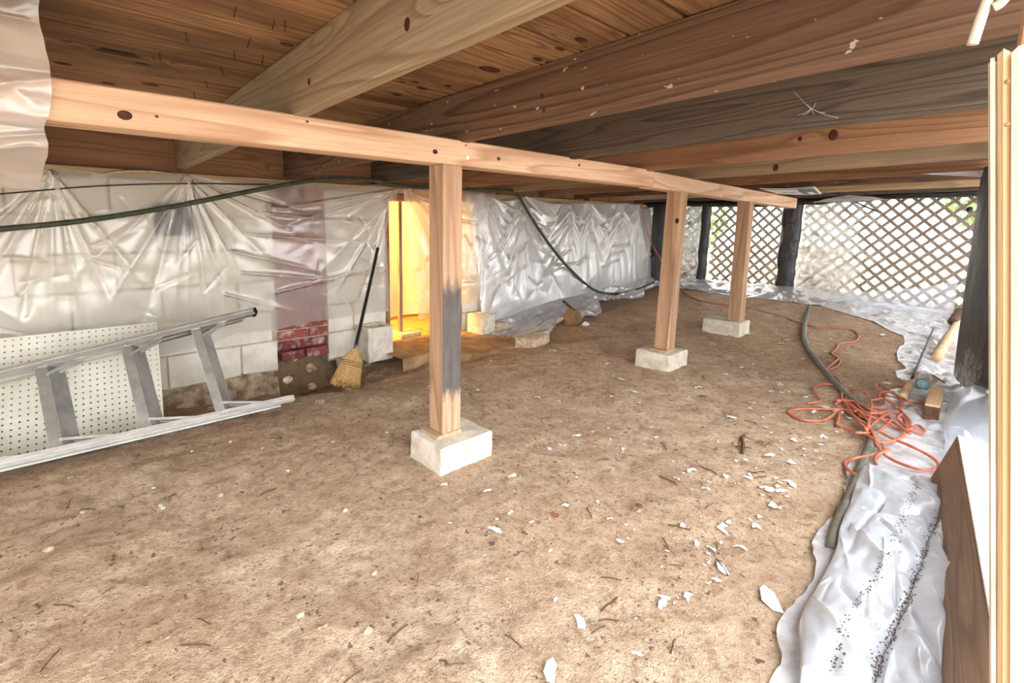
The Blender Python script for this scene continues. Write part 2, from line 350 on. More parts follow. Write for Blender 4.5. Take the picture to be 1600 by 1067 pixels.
# ------------------------------------------------------------------ the ground
def FZ(x, y):
    x = np.asarray(x, float); y = np.asarray(y, float)
    z = .0097*np.clip(y-1, 0, None)**2*(y < 9)
    z = z - .085*sst(-2.0, -2.85, x)*sst(3.9, 2.7, y)
    z = z - .075*sst(-2.42, -2.75, x)*sst(1.95, 1.6, y)
    z = z - .11*sst(-2.72, -3.0, x)*sst(.88, 1.05, y)*sst(1.55, 1.38, y)
    z = z + .36*sst(-3.13, -3.34, x)*sst(.88, 1.0, y)*sst(1.55, 1.42, y)
    z = z + .014*fbm(x*1.1, y*1.1, 1, 3)
    return z
def FZd(x, y):
    rough = 1 + 1.6*sst(-2.3, -2.6, x)*sst(4.6, 3.5, y)
    return FZ(x, y) + rough*(.022*fbm(x*3.2, y*3.2, 5, 3) + .010*np.abs(fbm(x*11, y*11, 9, 3)) + .004*fbm(x*45, y*45, 15, 2))
def fl(px, py, dz=0.):
    p = onz(px, py, 0.)
    for _ in range(12): p = onz(px, py, float(FZd(p[0], p[1]))+dz)
    return p
xs = np.linspace(-3.75, .9, 370); ys = np.concatenate([np.linspace(-1.8, 2.6, 400), np.linspace(2.61, 6.05, 220)])
X, Y = np.meshgrid(xs, ys, indexing='ij')
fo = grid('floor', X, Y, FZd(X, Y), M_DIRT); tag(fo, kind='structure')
def ground_rect(x0, x1, y0, y1):
    X, Y = np.meshgrid(np.linspace(x0, x1, 30), np.linspace(y0, y1, 30), indexing='ij'); return X, Y
for nm, (a, b, c, d, zz) in {'ground_near': (-14, 14, -16, -1.75, -.03), 'ground_right': (.85, 14, -1.75, 6, -.03), 'ground_far': (-14, 14, 6., 24, .16)}.items():
    X, Y = ground_rect(a, b, c, d); g = grid(nm, X, Y, zz+.12*fbm(X*.4, Y*.4, 2, 3)*sst(0, 3, np.minimum(np.abs(Y+1.75), np.abs(Y-6))), M_GROUND); tag(g, kind='structure')

# ------------------------------------------------------------------ left wall: blocks, brick pier, opening
WX = -3.12
wl = box('wall_left', (WX-.2, -1.2, -.06), (WX-.012, 1.03, 1.15), M_MORT); tag(wl, kind='structure')
for (a, b) in ((1.38, 1.86), (2.62, 5.75)): box('mortar_core', (WX-.2, a, -.06), (WX-.012, b, 1.15), M_MORT, wl)
box('mortar_core', (WX-.2, 1.03, .075), (WX-.014, 1.38, 1.15), M_MORT, wl)
bmesh_cache = {}
def block_piece(y0, y1, z0, z1, name, mat, th=.09, xo=0., jit=.0015):
    key = (round(y1-y0, 3), round(z1-z0, 3), th, mat.name)
    if key not in bmesh_cache:
        bmesh_cache[key] = box_mesh(name, th, y1-y0, z1-z0, .004, 1, jit, len(bmesh_cache)); bmesh_cache[key].materials.append(mat)
    o = bpy.data.objects.new(name, bmesh_cache[key]); COL.objects.link(o)
    return place(o, Matrix.Translation((WX-th/2+xo, (y0+y1)/2, (z0+z1)/2)), wl)
for c in range(6):
    z0 = -.05+.2*c
    for (a, b) in ((-1.2, 1.03), (1.38, 1.86), (2.62, 5.75)):
        y = a - (.2 if c % 2 else 0)
        while y < b-.02:
            lo, hi = max(y, a), min(y+.4, b)
            if hi-lo > .04: block_piece(lo+.005, hi-.005, z0+.005, z0+.195, 'block', M_CMU, xo=random.uniform(-.003, .004))
            y += .4
for c in range(16):
    z0 = .078+.0672*c
    for (a, b) in (((1.035, 1.235), (1.245, 1.375)) if c % 2 else ((1.035, 1.14), (1.15, 1.375))):
        block_piece(a, b, z0, z0+.057, 'brick', M_BRICK, xo=.006+random.uniform(-.004, .005), jit=.002)
# loose bottom bricks of the pier and ragged footing
for a, b in ((1.05, 1.2), (1.21, 1.365)): block_piece(a, b, .01, .068, 'brick', M_BRICK, xo=.03, jit=.003)
def footing(y0, y1):
    n = int((y1-y0)/.02)+2; U, V = np.meshgrid(np.linspace(y0, y1, n), np.linspace(0, 1, 12), indexing='ij')
    top = -.045; Xf = WX + .02+.07*np.sin(V*math.pi*.5)*1. + .05*fbm(U*7, V*3, 4, 3)*np.sin(V*3.1)
    Zf = top - .22*V + .03*fbm(U*9, V*5, 8, 3)
    Xf[:, 0] = WX-.02
    o = grid('footing', Xf, U, Zf, M_FOOT, wl)
for a, b in ((-1.2, 1.0), (1.42, 1.72), (2.75, 5.7)): footing(a, b)
# sill plate, rim boards
sp = beam('sill_plate', (WX-.06, -1.2, 1.172), (WX-.06, 5.75, 1.172), .13, .042, W_PALE)
tag(sp, 'long yellowish wooden sill plate lying on top of the block wall', 'sill plate')
rim = beam('rim_board', (WX-.075, -1.2, 1.29), (WX-.075, 5.75, 1.29), .038, .19, W_ORG)
tag(rim, 'reddish-brown rim board behind the joist ends above the block wall', 'rim board')
# vent behind the plastic
ve = empty('foundation_vent', (WX+.01, .485, .93)); tag(ve, 'dark grey louvred vent in the block wall behind the clear plastic', 'vent')
for (lo, hi) in (((0, -.095, .075), (.02, .095, .09)), ((0, -.095, -.09), (.02, .095, -.075)), ((0, -.095, -.075), (.02, -.082, .075)), ((0, .082, -.075), (.02, .095, .075))):
    box('frame', Vector(lo)+Vector((WX+.002, .485, .93)), Vector(hi)+Vector((WX+.002, .485, .93)), M_VENT, ve)
box('backing', (WX+.001, .395, .845), (WX+.004, .575, 1.015), M_CABLE, ve, bev=0)
for k in range(6): beam('louver', (WX+.008, .405, .87+.024*k), (WX+.008, .565, .87+.024*k), .014, .012, M_VENT, ve, up=(.6, 0, 1), bev=.001)

# ------------------------------------------------------------------ joists, subfloor, girder, posts
CEIL = 1.387
ce = box('ceiling', (-3.3, -1.1, CEIL+.022), (.14, 5.95, CEIL+.06), W_DECK); tag(ce, kind='structure')
bw = .143; x = -3.28; k = 0
while x < .13:
    dz = random.uniform(-.002, .002)
    beam('board', (x+bw/2, -1.1, CEIL+.011+dz), (x+bw/2, 5.95, CEIL+.011+dz), bw-.009, .02, W_DECK, ce, bev=.003)
    x += bw; k += 1
jy = [-.12, .56, 1.17, 1.81, 2.48, 3.09, 3.71, 4.27, 4.93, 5.45]
jm = [W_TAN, W_TAN, W_RED, W_GREY, W_ORG, W_TAN, W_ORG, W_RED, W_PALE, W_GREY]
jl = ['joist beside the hanging plastic at the left edge, mostly out of view',
      'big greenish-tan joist crossing above the girder at upper left with round knots',
      'reddish-brown joist with dark looping grain, second from the left, spattered white',
      'dark grey weathered joist with a white web on it, third from the left',
      'smooth orange-brown joist just beyond the dark grey joist',
      'tan joist fifth from the left, just beyond the smooth orange-brown one',
      'narrow-looking orange joist sixth from the left above the girder joint',
      'reddish joist seventh from the left near the lattice wall',
      'pale joist eighth from the left, above the white bag',
      'last grey joist, right against the lattice wall']
JO = []
for y, m, l in zip(jy, jm, jl):
    o = beam('floor_joist', (WX-.05, y-.019, 1.2995), (.05, y-.019, 1.2995), .038, .175, m, bev=.003); tag(o, l, 'joist', 'floor joists under the deck'); JO.append(o)
GX = -1.365
g1 = beam('girder', (GX-.0445, -.95, 1.166), (GX-.0445, 2.52, 1.178), .089, .09, W_GIRD, bev=.004); tag(g1, 'long pale knotty wooden girder running from the left plastic to the joint', 'girder', 'girder timbers on posts')
g2 = beam('girder', (GX-.0445, 2.525, 1.172), (GX-.0445, 5.06, 1.135), .089, .088, W_GIRD, bev=.004); tag(g2, 'shorter far girder timber resting on the two far posts', 'girder', 'girder timbers on posts')
def post(bx, by, zb, tx, ty, zt, mat, label, cap, shim=True):
    t = empty('support_post', (bx, by, zb)); tag(t, label, 'post', 'wooden posts under the girder')
    beam('post_shaft', (bx, by, zb+(.012 if shim else 0)), (tx, ty, zt), .089, .089, mat, t, up=(1, 0, 0), bev=.003)
    if shim: box('shim', (bx-.06, by-.075, zb), (bx+.05, by+.045, zb+.014), W_PALE, t, bev=.002)
    z0 = cap[4]; o = box('pier_block', (cap[0], cap[1], z0-.06), (cap[2], cap[3], zb), M_CONC, None, bev=.008, cuts=2, jit=.003)
    return o
b1 = post(-1.41, 1.10, .1, -1.41, 1.10, 1.128, W_POSTP, 'nearest wooden post, with a blackened patch on its right face', (-1.495, .99, -1.29, 1.25, .0))
tag(b1, 'largest white concrete pier block, under the nearest post', 'block', 'pier blocks under posts')
b2 = post(-1.41, 2.86, .14, -1.41, 2.90, 1.13, W_POST, 'middle wooden post, with a knot near its top', (-1.54, 2.745, -1.315, 2.99, .04))
tag(b2, 'white concrete pier block under the middle post, notched at its foot', 'block', 'pier blocks under posts')
b3 = post(-1.41, 4.0, .19, -1.41, 4.0, 1.108, W_POST, 'farthest wooden post, in front of the lattice panel', (-1.62, 3.9, -1.34, 4.1, .10), False)
tag(b3, 'small grey concrete pier block under the farthest post', 'block', 'pier blocks under posts')
# knots on the girder (proud, elliptical)
M_KNOT = plain('knot_dark', srgb(58, 32, 26), srgb(96, 58, 40), .8, 60, .5)
for px, py, r in ((195, 180, .011), (680, 237, .0085), (779, 248, .007), (245, 182, .003), (728, 227, .003), (480, 190, .0035), (905, 258, .006)):
    p = onx(px, py, GX); lathe('knot', [(r, 0), (r*.9, .0012), (r*.5, .0016), (.0005, .0017)], M_KNOT, Matrix.Translation((GX-.0002, p[1], p[2])) @ Matrix.Rotation(math.pi/2, 4, 'Y') @ Matrix.Scale(1.35, 4, (0, 1, 0)), g1 if p[1] < 2.52 else g2, 14)
def knot_y(px, py, Y, r, par):
    p = ony(px, py, Y); lathe('knot', [(r, 0), (r*.9, .0012), (r*.5, .0016), (.0005, .0017)], M_KNOT, Matrix.Translation((p[0], Y+.0002, p[2])) @ Matrix.Rotation(math.pi/2, 4, 'X') @ Matrix.Scale(1.4, 4, (0, 1, 0)), par, 14)
for px, py, r, k in ((636, 38, .009, 1), (483, 128, .007, 1), (1212, 262, .014, 5), (1302, 211, .016, 4), (1250, 217, .008, 4), (850, 172, .006, 2), (847, 150, .006, 2)): knot_y(px, py, jy[k]-.0385, r, JO[k])
knot_y(1058, 345, 2.845, .012, bpy.data.objects['support_post.001'])
cw = tubes('cobweb', [[ony(1268, 170, 1.765), ony((1268+x)/2, (170+y)/2+2, 1.76), ony(x, y, 1.765)] for x, y in ((1240, 142), (1255, 180), (1290, 176), (1310, 184), (1275, 160), (1245, 180), (1262, 163), (1272, 178))], .0005, M_FLAKE, None, 4, 3); tag(cw, 'white wispy cobweb stuck on the dark grey joist', 'cobweb')
# nails poking through the subfloor
nm = None
for i, (px, py) in enumerate(((430, 40), (445, 42), (392, 68), (366, 88), (345, 114), (321, 133), (303, 150), (412, 95), (560, 40), (370, 20), (290, 60), (250, 90))):
    p = onz(px, py, CEIL-.012); d = random.uniform(-.008, .008)
    v, f = tube_vf([(p[0], p[1], CEIL+.004), (p[0]+d, p[1]+d, CEIL-.022)], .0013, 5); link('nail', mesh('nail', v, f), M_NAIL, None, ce)
for px, py, r in ((1208, 0, 0), ): pass
for px, py, r in ((765, 108, .022), (860, 98, .012), (875, 76, .01), (908, 62, .012), (840, 92, .011), (620, 148, .011), (660, 138, .012), (700, 134, .008), (98, 99, .012), (222, 99, .01), (235, 132, .014), (170, 130, .011), (448, 69, .01), (650, 128, .007), (628, 128, .006)):
    p = onz(px, py, CEIL); lathe('knot', [(r, 0), (r*.9, .0012), (r*.4, .0016), (.0004, .0017)], M_KNOT, Matrix.Translation((p[0], p[1], CEIL-.0006)) @ Matrix.Rotation(math.pi, 4, 'X') @ Matrix.Scale(1.9, 4, (0, 1, 0)), ce, 12)

# ------------------------------------------------------------------ opening to the lit room
df = empty('door_1', (WX, 2.2, -.06)); tag(df, kind='structure')
box('jamb', (WX-.16, 1.862, -.06), (WX-.01, 1.9, 1.15), W_ORG, df)
box('jamb', (WX-.15, 2.585, -.06), (WX+.0, 2.62, 1.15), W_OLD, df)
box('header', (WX-.15, 1.9, 1.10), (WX-.01, 2.585, 1.148), W_ORG, df)
RZ = -.04
rm = box('wall_room', (-5.6, .3, -.1), (-5.5, 5.2, 1.6), M_ROOMW); tag(rm, kind='structure')
for lo, hi in (((-5.6, .2, -.1), (WX-.2, .3, 1.6)), ((-5.6, 5.2, -.1), (WX-.2, 5.3, 1.6)), ((-5.6, .2, 1.5), (WX-.1, 5.3, 1.6))): box('room_panel', lo, hi, M_ROOMW, rm)
rf = box('floor_room', (-5.6, .2, RZ-.3), (WX-.16, 5.3, RZ), M_ROOMF); tag(rf, kind='structure')
bp = onx(615, 512, -4.05); U, V = np.meshgrid(np.linspace(1.4, 4.6, 120), np.linspace(0, 1, 60), indexing='ij')
rs = grid('room_curtain', -4.05+.03*np.sin(U*9+V*2)+.03*fbm(U*3, V*2, 3), U, RZ+.03+1.45*V, M_ROOMW); tag(rs, 'white sheet lit warm yellow inside the room beyond the opening', 'sheet')
pole = beam('wooden_prop', (*onx(626, 543, -3.36)[:2], RZ), (*onx(624, 335, -3.36)[:2], 1.12), .032, .032, W_OLD); tag(pole, 'thin upright wooden prop standing inside the lit opening', 'prop')
p = onx(640, 548, -3.3); wb = box('wood_offcut', (-3.42, p[1]-.11, RZ), (-3.25, p[1]+.09, RZ+.055), W_STICK); tag(wb, 'pale wooden offcut lying at the foot of the prop in the opening', 'offcut')
bl = empty('hanging_bulb', (-3.7, 1.25, 1.2)); tag(bl, 'warm bulb hung inside the room beyond the opening, out of sight', 'lamp')
M_BULB = NT('bulb_glow'); e_ = M_BULB.n('ShaderNodeEmission'); e_.inputs[0].default_value = (1, .68, .25, 1); e_.inputs[1].default_value = 20; M_BULB.l(e_.outputs[0], M_BULB.out.inputs[0]); M_BULB = M_BULB.m
lathe('bulb', [(.004, -.06), (.025, -.045), (.03, -.025), (.02, .0), (.013, .015)], M_BULB, Matrix.Translation((-3.7, 1.25, 1.2)), bl)
lathe('socket', [(.015, .012), (.016, .05), (.004, .055), (.004, .3)], M_CABLE, Matrix.Translation((-3.7, 1.25, 1.2)), bl)
ld = bpy.data.lights.new('bulb_light', 'POINT'); ld.energy = 150; ld.color = (1, .66, .22); ld.shadow_soft_size = .06
lo = bpy.data.objects.new('bulb_light', ld); COL.objects.link(lo); place(lo, Matrix.Translation((-3.7, 1.25, 1.08)), bl)
# sill slab and masonry bits by the opening
U, V = np.meshgrid(np.linspace(1.72, 3.45, 120), np.linspace(0, 1, 40), indexing='ij')
front = np.where(U < 2.1, -2.66, -2.46) + .05*fbm(U*4, U*0, 7, 3)
Xs = np.where(V < .7, WX-.05 + (front-(WX-.05))*V/.7, front+.02*np.sin((V-.7)*9)); Zs = np.where(V < .7, -.004+.0*V, -.004-(V-.7)*.6) + .012*fbm(U*8, V*6, 12, 3)
Xs = Xs + np.where(V > .65, .03*fbm(U*14, V*8, 3, 3), 0)
ss = grid('door_sill', Xs, U, Zs, M_SLAB); tag(ss, 'dusty broken-edged concrete sill slab in front of the opening', 'sill')
def masonry(name, c, s, rz, mat, label, jit=.004, tilt=0):
    o = link(name, box_mesh(name, *s, .008, 3, jit, int(c[1]*100)), mat, Matrix.Translation(c) @ Matrix.Rotation(rz, 4, 'Z') @ Matrix.Rotation(tilt, 4, 'X')); tag(o, label, 'block'); return o
def hollow_block():
    t = empty('concrete_block', (-2.99, 1.68, -.055)); tag(t, 'upright hollow concrete block left of the opening beside the broom', 'block')
    for lo, hi in (((-3.09, 1.58, -.055), (-2.9, 1.612, .19)), ((-3.09, 1.748, -.055), (-2.9, 1.78, .19)), ((-3.09, 1.612, -.055), (-3.06, 1.748, .188)), ((-2.93, 1.612, -.055), (-2.9, 1.748, .188))): box('block_web', lo, hi, M_CONC, t, bev=.004, cuts=1, jit=.0015)
hollow_block()
masonry('concrete_block', (-2.98, 2.72, .06), (.19, .16, .2), .05, M_CONC, 'broken concrete block right of the opening under the plastic hem')
masonry('concrete_block', (-2.9, 2.86, .02), (.12, .09, .12), .3, M_STONE, 'small white chunk of block beside the broken block')
q = fl(832, 540); masonry('concrete_block', (q[0], q[1], q[2]+.03), (.16, .27, .1), .25, M_STONE, 'pale concrete block half sunk in dirt right of the sill slab')
def rock(name, c, s, mat, label, cat='rock', group=None, seed=1, parent=None):
    bm = bmesh.new(); bmesh.ops.create_icosphere(bm, subdivisions=2, radius=1); r = random.Random(seed)
    ph = [r.uniform(0, 9) for _ in range(3)]
    for v in bm.verts: v.co *= 1+.22*math.sin(v.co.x*3+ph[0])*math.cos(v.co.y*3+ph[1])+r.uniform(-.09, .09); v.co = (v.co.x*s[0], v.co.y*s[1], v.co.z*s[2])
    me = bpy.data.meshes.new(name); bm.to_mesh(me); bm.free(); o = link(name, me, mat, Matrix.Translation(c), parent)
    if label: tag(o, label, cat, group)
    return o
q = fl(893, 505); rock('rusty_rock', (q[0], q[1], q[2]+.05), (.07, .09, .08), M_RUST, 'rusty orange-brown rock at the hem of the milky plastic', seed=4)
q = fl(915, 508); rock('white_stone', (q[0], q[1], q[2]+.01), (.03, .04, .02), M_FLAKE, 'crumpled white scrap lying beside the rusty rock', 'scrap', seed=9)
tb = beam('bark_scrap', onx(880, 470, -2.75), onx(897, 485, -2.72), .03, .02, M_TWIG); tag(tb, 'dark scrap of bark poking up behind the rusty rock', 'bark')
for i, (px, py, s) in enumerate(((487, 606, .03), (485, 578, .035), (520, 575, .055), (505, 585, .04), (470, 585, .03), (545, 610, .014), (450, 595, .025), (500, 630, .02), (330, 640, .02), (460, 560, .03))):
    q = fl(px, py); rock('ditch_stone', (q[0], q[1], q[2]+s*.3), (s, s*1.2, s*.8), M_STONE if i % 3 == 0 else M_FOOT, 'earthy stone lying in the hollow under the brick pier', 'stone', 'stones in the hollow by the pier', seed=20+i)

# ------------------------------------------------------------------ far wall: lattice, wrapped posts, sheets
FY = 5.7
wf = box('wall_far', (-3.4, FY+.05, 1.18), (.2, FY+.09, 1.4), W_GREY); tag(wf, kind='structure')
def wrapped(name, xc, w, z0, z1, label, dx=0):
    U, V = np.meshgrid(np.linspace(-1, 1, 30), np.linspace(0, 1, 70), indexing='ij')
    a = U*math.pi*.62; Xp = xc + w/2*np.sin(a)*(1+.25*fbm(U*2, V*6, 3, 3)) + .012*fbm(V*7, U*0, int(xc*10) % 9, 3) + dx*V
    Yp = FY-.02 - .055*np.cos(a)*(1+.3*fbm(U*3, V*5, 6, 3)); Zp = z0+(z1-z0)*V
    o = grid(name, Xp, Yp, Zp, P_BLACK); tag(o, label, 'wrapped post', 'black-wrapped posts of the lattice wall'); return o
wrapped('wrapped_post', -2.99, .2, .2, 1.2, 'black plastic-wrapped corner post beside the milky sheet', .04)
wrapped('wrapped_post', -2.41, .10, .2, 1.2, 'narrow black-wrapped post between the middle and far wooden posts')
wrapped('wrapped_post', -1.57, .17, .16, 1.16, 'broad black-wrapped post right of the farthest wooden post')
wrapped('wrapped_post', -.1, .16, .2, 1.2, 'black-wrapped post at the right end of the lattice wall')
def roll(name, pts, r, label, mat=P_BLACK):
    P = catmull(pts, 14); P = P + np.stack([np.zeros(len(P)), .02*fbm(P[:, 0]*5, P[:, 0]*0, 2), .014*fbm(P[:, 0]*6, P[:, 0]*0, 5)], 1)
    v, f = tube_vf(P, r*(1+.3*fbm(P[:, 0]*9, P[:, 0]*0, 8)), 10); o = link(name, mesh(name, v, f), mat, None, None, True); tag(o, label, 'plastic'); return o
roll('rolled_plastic', [(-3.3, FY-.04, 1.19), (-2.4, FY-.05, 1.185), (-1.6, FY-.05, 1.17), (-.9, FY-.05, 1.2), (.1, FY-.04, 1.22)], .032, 'black rolled plastic along the top of the lattice wall')
roll('rolled_plastic', [(-2.7, FY-.03, .3), (-2.4, FY-.06, .26), (-2.0, FY-.1, .2), (-1.5, FY-.12, .17), (-1.2, FY-.1, .18)], .035, 'black rolled plastic along the foot of the lattice wall')
lb = []
for (xa, xb, lab) in ((-3.1, -2.46, 'wooden lattice panel nearest the house wall, mostly hidden by hazy plastic'), (-2.36, -1.66, 'middle wooden lattice panel seen behind the farthest post'), (-1.48, -.16, 'widest wooden lattice panel at far right')):
    za, zb = .16, 1.19; t = empty('garden_lattice', ((xa+xb)/2, FY+.06, za)); tag(t, lab, 'lattice', 'lattice panels of the far wall')
    pit = .112
    for s in (1, -1):
        c0 = -3
        n = int(((xb-xa)+(zb-za))/pit)+2
        for i in range(n):
            c = i*pit+.03
            # line x = xa + c - u, z = za + u (s=1), mirrored for s=-1
            u0 = max(0, c-(xb-xa)); u1 = min(zb-za, c)
            if u1-u0 < .03: continue
            A = (xa+c-u0, za+u0); B = (xa+c-u1, za+u1)
            if s < 0: A = (xa+xb-A[0], A[1]); B = (xa+xb-B[0], B[1])
            beam('slat', (A[0], FY+.06+s*.004, A[1]), (B[0], FY+.06+s*.004, B[1]), .006, .026, M_LATT, t, up=(0, 1, 0) if False else (0, 0, 1), bev=0)
def far_sheet(name, xa, xb, mat, label, seed):
    U, V = np.meshgrid(np.linspace(xa, xb, 150), np.linspace(.17, 1.2, 110), indexing='ij'); r = random.Random(seed); segs = []
    for _ in range(16):
        a, b = r.uniform(xa, xb), r.uniform(.2, 1.2); segs.append((a, b, a+r.uniform(-.4, .4), b+r.uniform(-.5, .5), r.uniform(.008, .025), r.uniform(-.02, .02)))
    for cx_ in (xa, xb):
        for _ in range(5): segs.append((cx_, r.choice((.2, 1.18, .7)), cx_+(xb-xa)*r.uniform(.1, .4)*(1 if cx_ == xa else -1), r.uniform(.3, 1.1), .012, -.02))
    Yp = FY+.0 + crease(U, V, segs) + .012*fbm(U*4, V*4, seed, 3) - .03*np.sin((U-xa)/(xb-xa)*math.pi)*np.clip(.7-V, 0, 1)
    o = grid(name, U, Yp, V, mat); tag(o, label, 'plastic sheet', 'clear sheets over the lattice'); return o
far_sheet('lattice_sheet', -3.09, -2.42, P_HAZE, 'hazy dirty plastic sheet left of the middle post, beside the corner', 3)
far_sheet('lattice_sheet', -2.42, -1.58, P_LATT, 'thin dirty plastic sheet over the middle lattice panel', 5)
far_sheet('lattice_sheet', -1.58, -.1, P_MIX, 'widest dirty sheet at far right, cloudy at its left and clear over the diamonds', 11)
# black end hole
p = ony(1515, 327, FY-.03); h_ = lathe('black_tape_spot', [(.022, 0), (.02, .004), (.001, .005)], P_BLACK, Matrix.Translation((p[0], FY-.035, p[2])) @ Matrix.Rotation(math.pi/2, 4, 'X'), None, 9); tag(h_, 'small black tape spot near the top right of the lattice sheet', 'tape')
# shrubs outside
def shrub(c, s, n, label, seed):
    r = np.random.default_rng(seed); d = r.normal(size=(n, 3)); d /= np.linalg.norm(d, axis=1)[:, None]; P = d*r.uniform(.55, 1, (n, 1))*np.array(s)+np.array(c)
    v, f = [], []
    for i in range(n):
        a = r.normal(size=3); a /= np.linalg.norm(a); b = np.cross(a, r.normal(size=3)); b /= np.linalg.norm(b); k = len(v)
        v += [P[i]-a*.07, P[i]+b*.03, P[i]+a*.07, P[i]-b*.03]; f.append((k, k+1, k+2, k+3))
    t = empty('garden_shrub', (c[0], c[1], .16)); tag(t, label, 'shrub', 'shrubs outside the lattice')
    link('foliage', mesh('foliage', v, f), M_GREEN, None, t)
    for k in range(4): a = k*1.6; tubes('stem', [[(c[0], c[1], .15), (c[0]+.1*math.cos(a), c[1]+.1*math.sin(a), c[2]*.6), (c[0]+.3*math.cos(a), c[1]+.3*math.sin(a), c[2])]], .015, M_TWIG, t, 6, 4)
shrub((.1, 9.0, 1.5), (.9, .6, .9), 2200, 'green shrub outside, showing at the top right of the lattice', 1)
shrub((-4.6, 9.5, 1.0), (1.0, .6, .8), 1500, 'green shrub outside behind the left lattice panel', 2)

# ------------------------------------------------------------------ right wall
U, V = np.meshgrid(np.linspace(2.5, 5.7, 120), np.linspace(.0, 1.4, 50), indexing='ij')
wr = grid('wall_right', .16+.03*fbm(U*2, V*2, 4, 3), U, V, P_RIGHT); tag(wr, kind='structure')

U, V = np.meshgrid(np.linspace(-3.3, -.35, 90), np.linspace(-.02, 1.42, 50), indexing='ij')
wn = grid('near_light_blocker', U, -1.12+.03*fbm(U*2, V*2, 6, 3), V, P_BLOCKER); tag(wn, kind='structure')  # unseen screen added to keep light from the near end off the left side

# ------------------------------------------------------------------ plastic on the house wall
def fan(cy, cz, targets, w=.012, a=.03): return [(cy, cz, ty, tz, w*random.uniform(.7, 1.5), a*random.uniform(.5, 1.3)*random.choice((1, 1, -1))) for ty, tz in targets]
def rnd_folds(y0, y1, z0, z1, n, w, a, L=.35, seed=1):
    r = random.Random(seed); out = []
    for _ in range(n):
        y, z = r.uniform(y0, y1), r.uniform(z0, z1); th = r.uniform(0, 6.28); out.append((y, z, y+L*math.cos(th), z+L*.6*math.sin(th), r.uniform(.5, 1.5)*w, r.uniform(-1, 1)*a))
    return out
nu, nv = 420, 190
U, V = np.meshgrid(np.linspace(0, 1, nu), np.linspace(0, 1, nv), indexing='ij')
zt0 = 1.19
right = 1.93 - .12*sst(0, .4, V) + .03*sst(.4, 1, V)
Yp = -.9 + U*(right+.9)
zt = 1.185 - .03*np.abs(np.sin((Yp-.56)*5.2)) - .16*sst(.0, -.3, Yp) + .02*sst(1.0, 1.3, Yp)
zb = .25 + .04*fbm(Yp*3, Yp*0, 3, 3) - .06*sst(.1, .4, Yp)*sst(.8, .6, Yp)
Zp = zt + (zb-zt)*V
CK = .5
segs = fan(.55, 1.17, [(.0, .62), (.15, .5), (.3, .4), (.42, .3), (.5, .28), (.62, .3), (.72, .38), (.8, .55), (.95, .7), (1.1, .88), (1.2, 1.0)], .011, .034)
segs += fan(-.02, 1.15, [(-.5, .6), (-.35, .5), (-.2, .4), (-.08, .35), (.05, .4), (.2, .35), (.3, .6)], .011, .034)
segs += fan(1.9, 1.17, [(1.2, 1.02), (1.05, .9), (1.1, .72), (1.3, .6), (1.4, .45), (1.6, .4), (.9, .98)], .012, .03)
segs += [(.75, .75, 1.3, .6, .014, .03), (.8, .62, 1.5, .52, .014, .03), (.95, .98, 1.6, .92, .012, .025), (.7, .5, 1.1, .35, .014, .025), (1.0, .48, 1.75, .62, .014, .03), (.85, .85, 1.7, .78, .012, .025)]
segs += rnd_folds(-.8, 1.8, .3, 1.1, 60, .012, .016, .25, 4)
Xp = WX + .06 + .035*np.sin(V*math.pi) + CK*crease(Yp, Zp, segs) + .02*fbm(Yp*3, Zp*3, 2, 3)
Xp = np.maximum(Xp, WX+.02)
sa = grid('plastic_sheeting', Xp, Yp, Zp, P_WALL); tag(sa, 'clear wrinkled plastic sheet stapled over the pale block wall and brick pier', 'plastic sheet')
# sheet hanging in the opening
U, V = np.meshgrid(np.linspace(0, 1, 150), np.linspace(0, 1, 150), indexing='ij')
Yp = (1.985 + .13*V**1.5) + U*(2.95-(1.985 + .13*V**1.5)); zb = .17+.13*U - .05*np.sin(U*5)*0; Zp = 1.2 + (zb-1.2)*V
segs = fan(2.0, 1.19, [(2.1, .6), (2.2, .4), (2.35, .6), (2.5, .8), (2.7, .9)], .014, .03)+rnd_folds(2.0, 2.9, .2, 1.1, 20, .014, .02, .25, 6)
Xp = WX+.05 + crease(Yp, Zp, segs) + .03*np.sin(V*2.6) + .02*fbm(Yp*4, Zp*3, 5, 3)
sb = grid('door_sheet', Xp, Yp, Zp, P_DOOR); tag(sb, 'translucent plastic flap hanging across the lit opening behind the nearest post', 'plastic sheet')
# milky sheet on the wall right of the opening, its hem trailing on the dirt
U, V = np.meshgrid(np.linspace(0, 1, 420), np.linspace(0, 1, 240), indexing='ij')
Yp = 2.62 + U*(5.62-2.62) + .0*V; Yp = Yp + .12*np.sin(V*2.5)*sst(.15, 0, U)
base = FZ(np.full_like(Yp, -2.75), Yp)
hem = .30 + .12*np.sin(U*21) + .2*sst(.0, .1, U)*sst(.5, .25, U) + .14*sst(.75, 1, U)
drop = 1.19-base - .035*np.abs(np.sin((Yp-2.62)*3.1+1.3*np.sin(Yp*2.1)))
tot = drop + hem; L = V*tot
wall = L < drop-.1
tt = np.clip((L-(drop-.1))/(.16), 0, 1)
Zp = np.where(L < drop-.1, base+drop-L, np.where(L < drop+.06, base+.1*(1-tt)**2+.012, base+.012)) - .02*np.abs(np.sin((Yp-2.62)*3.1+1.3*np.sin(Yp*2.1)))*(1-V)
out = np.clip(L-(drop-.1), 0, None)
Xp = WX+.07 + .55*V*.12 + out*.8
pins = [(2.85, 1.19), (3.3, 1.18), (3.95, 1.19), (4.3, 1.17), (4.85, 1.19), (5.2, 1.2)]
segs = []
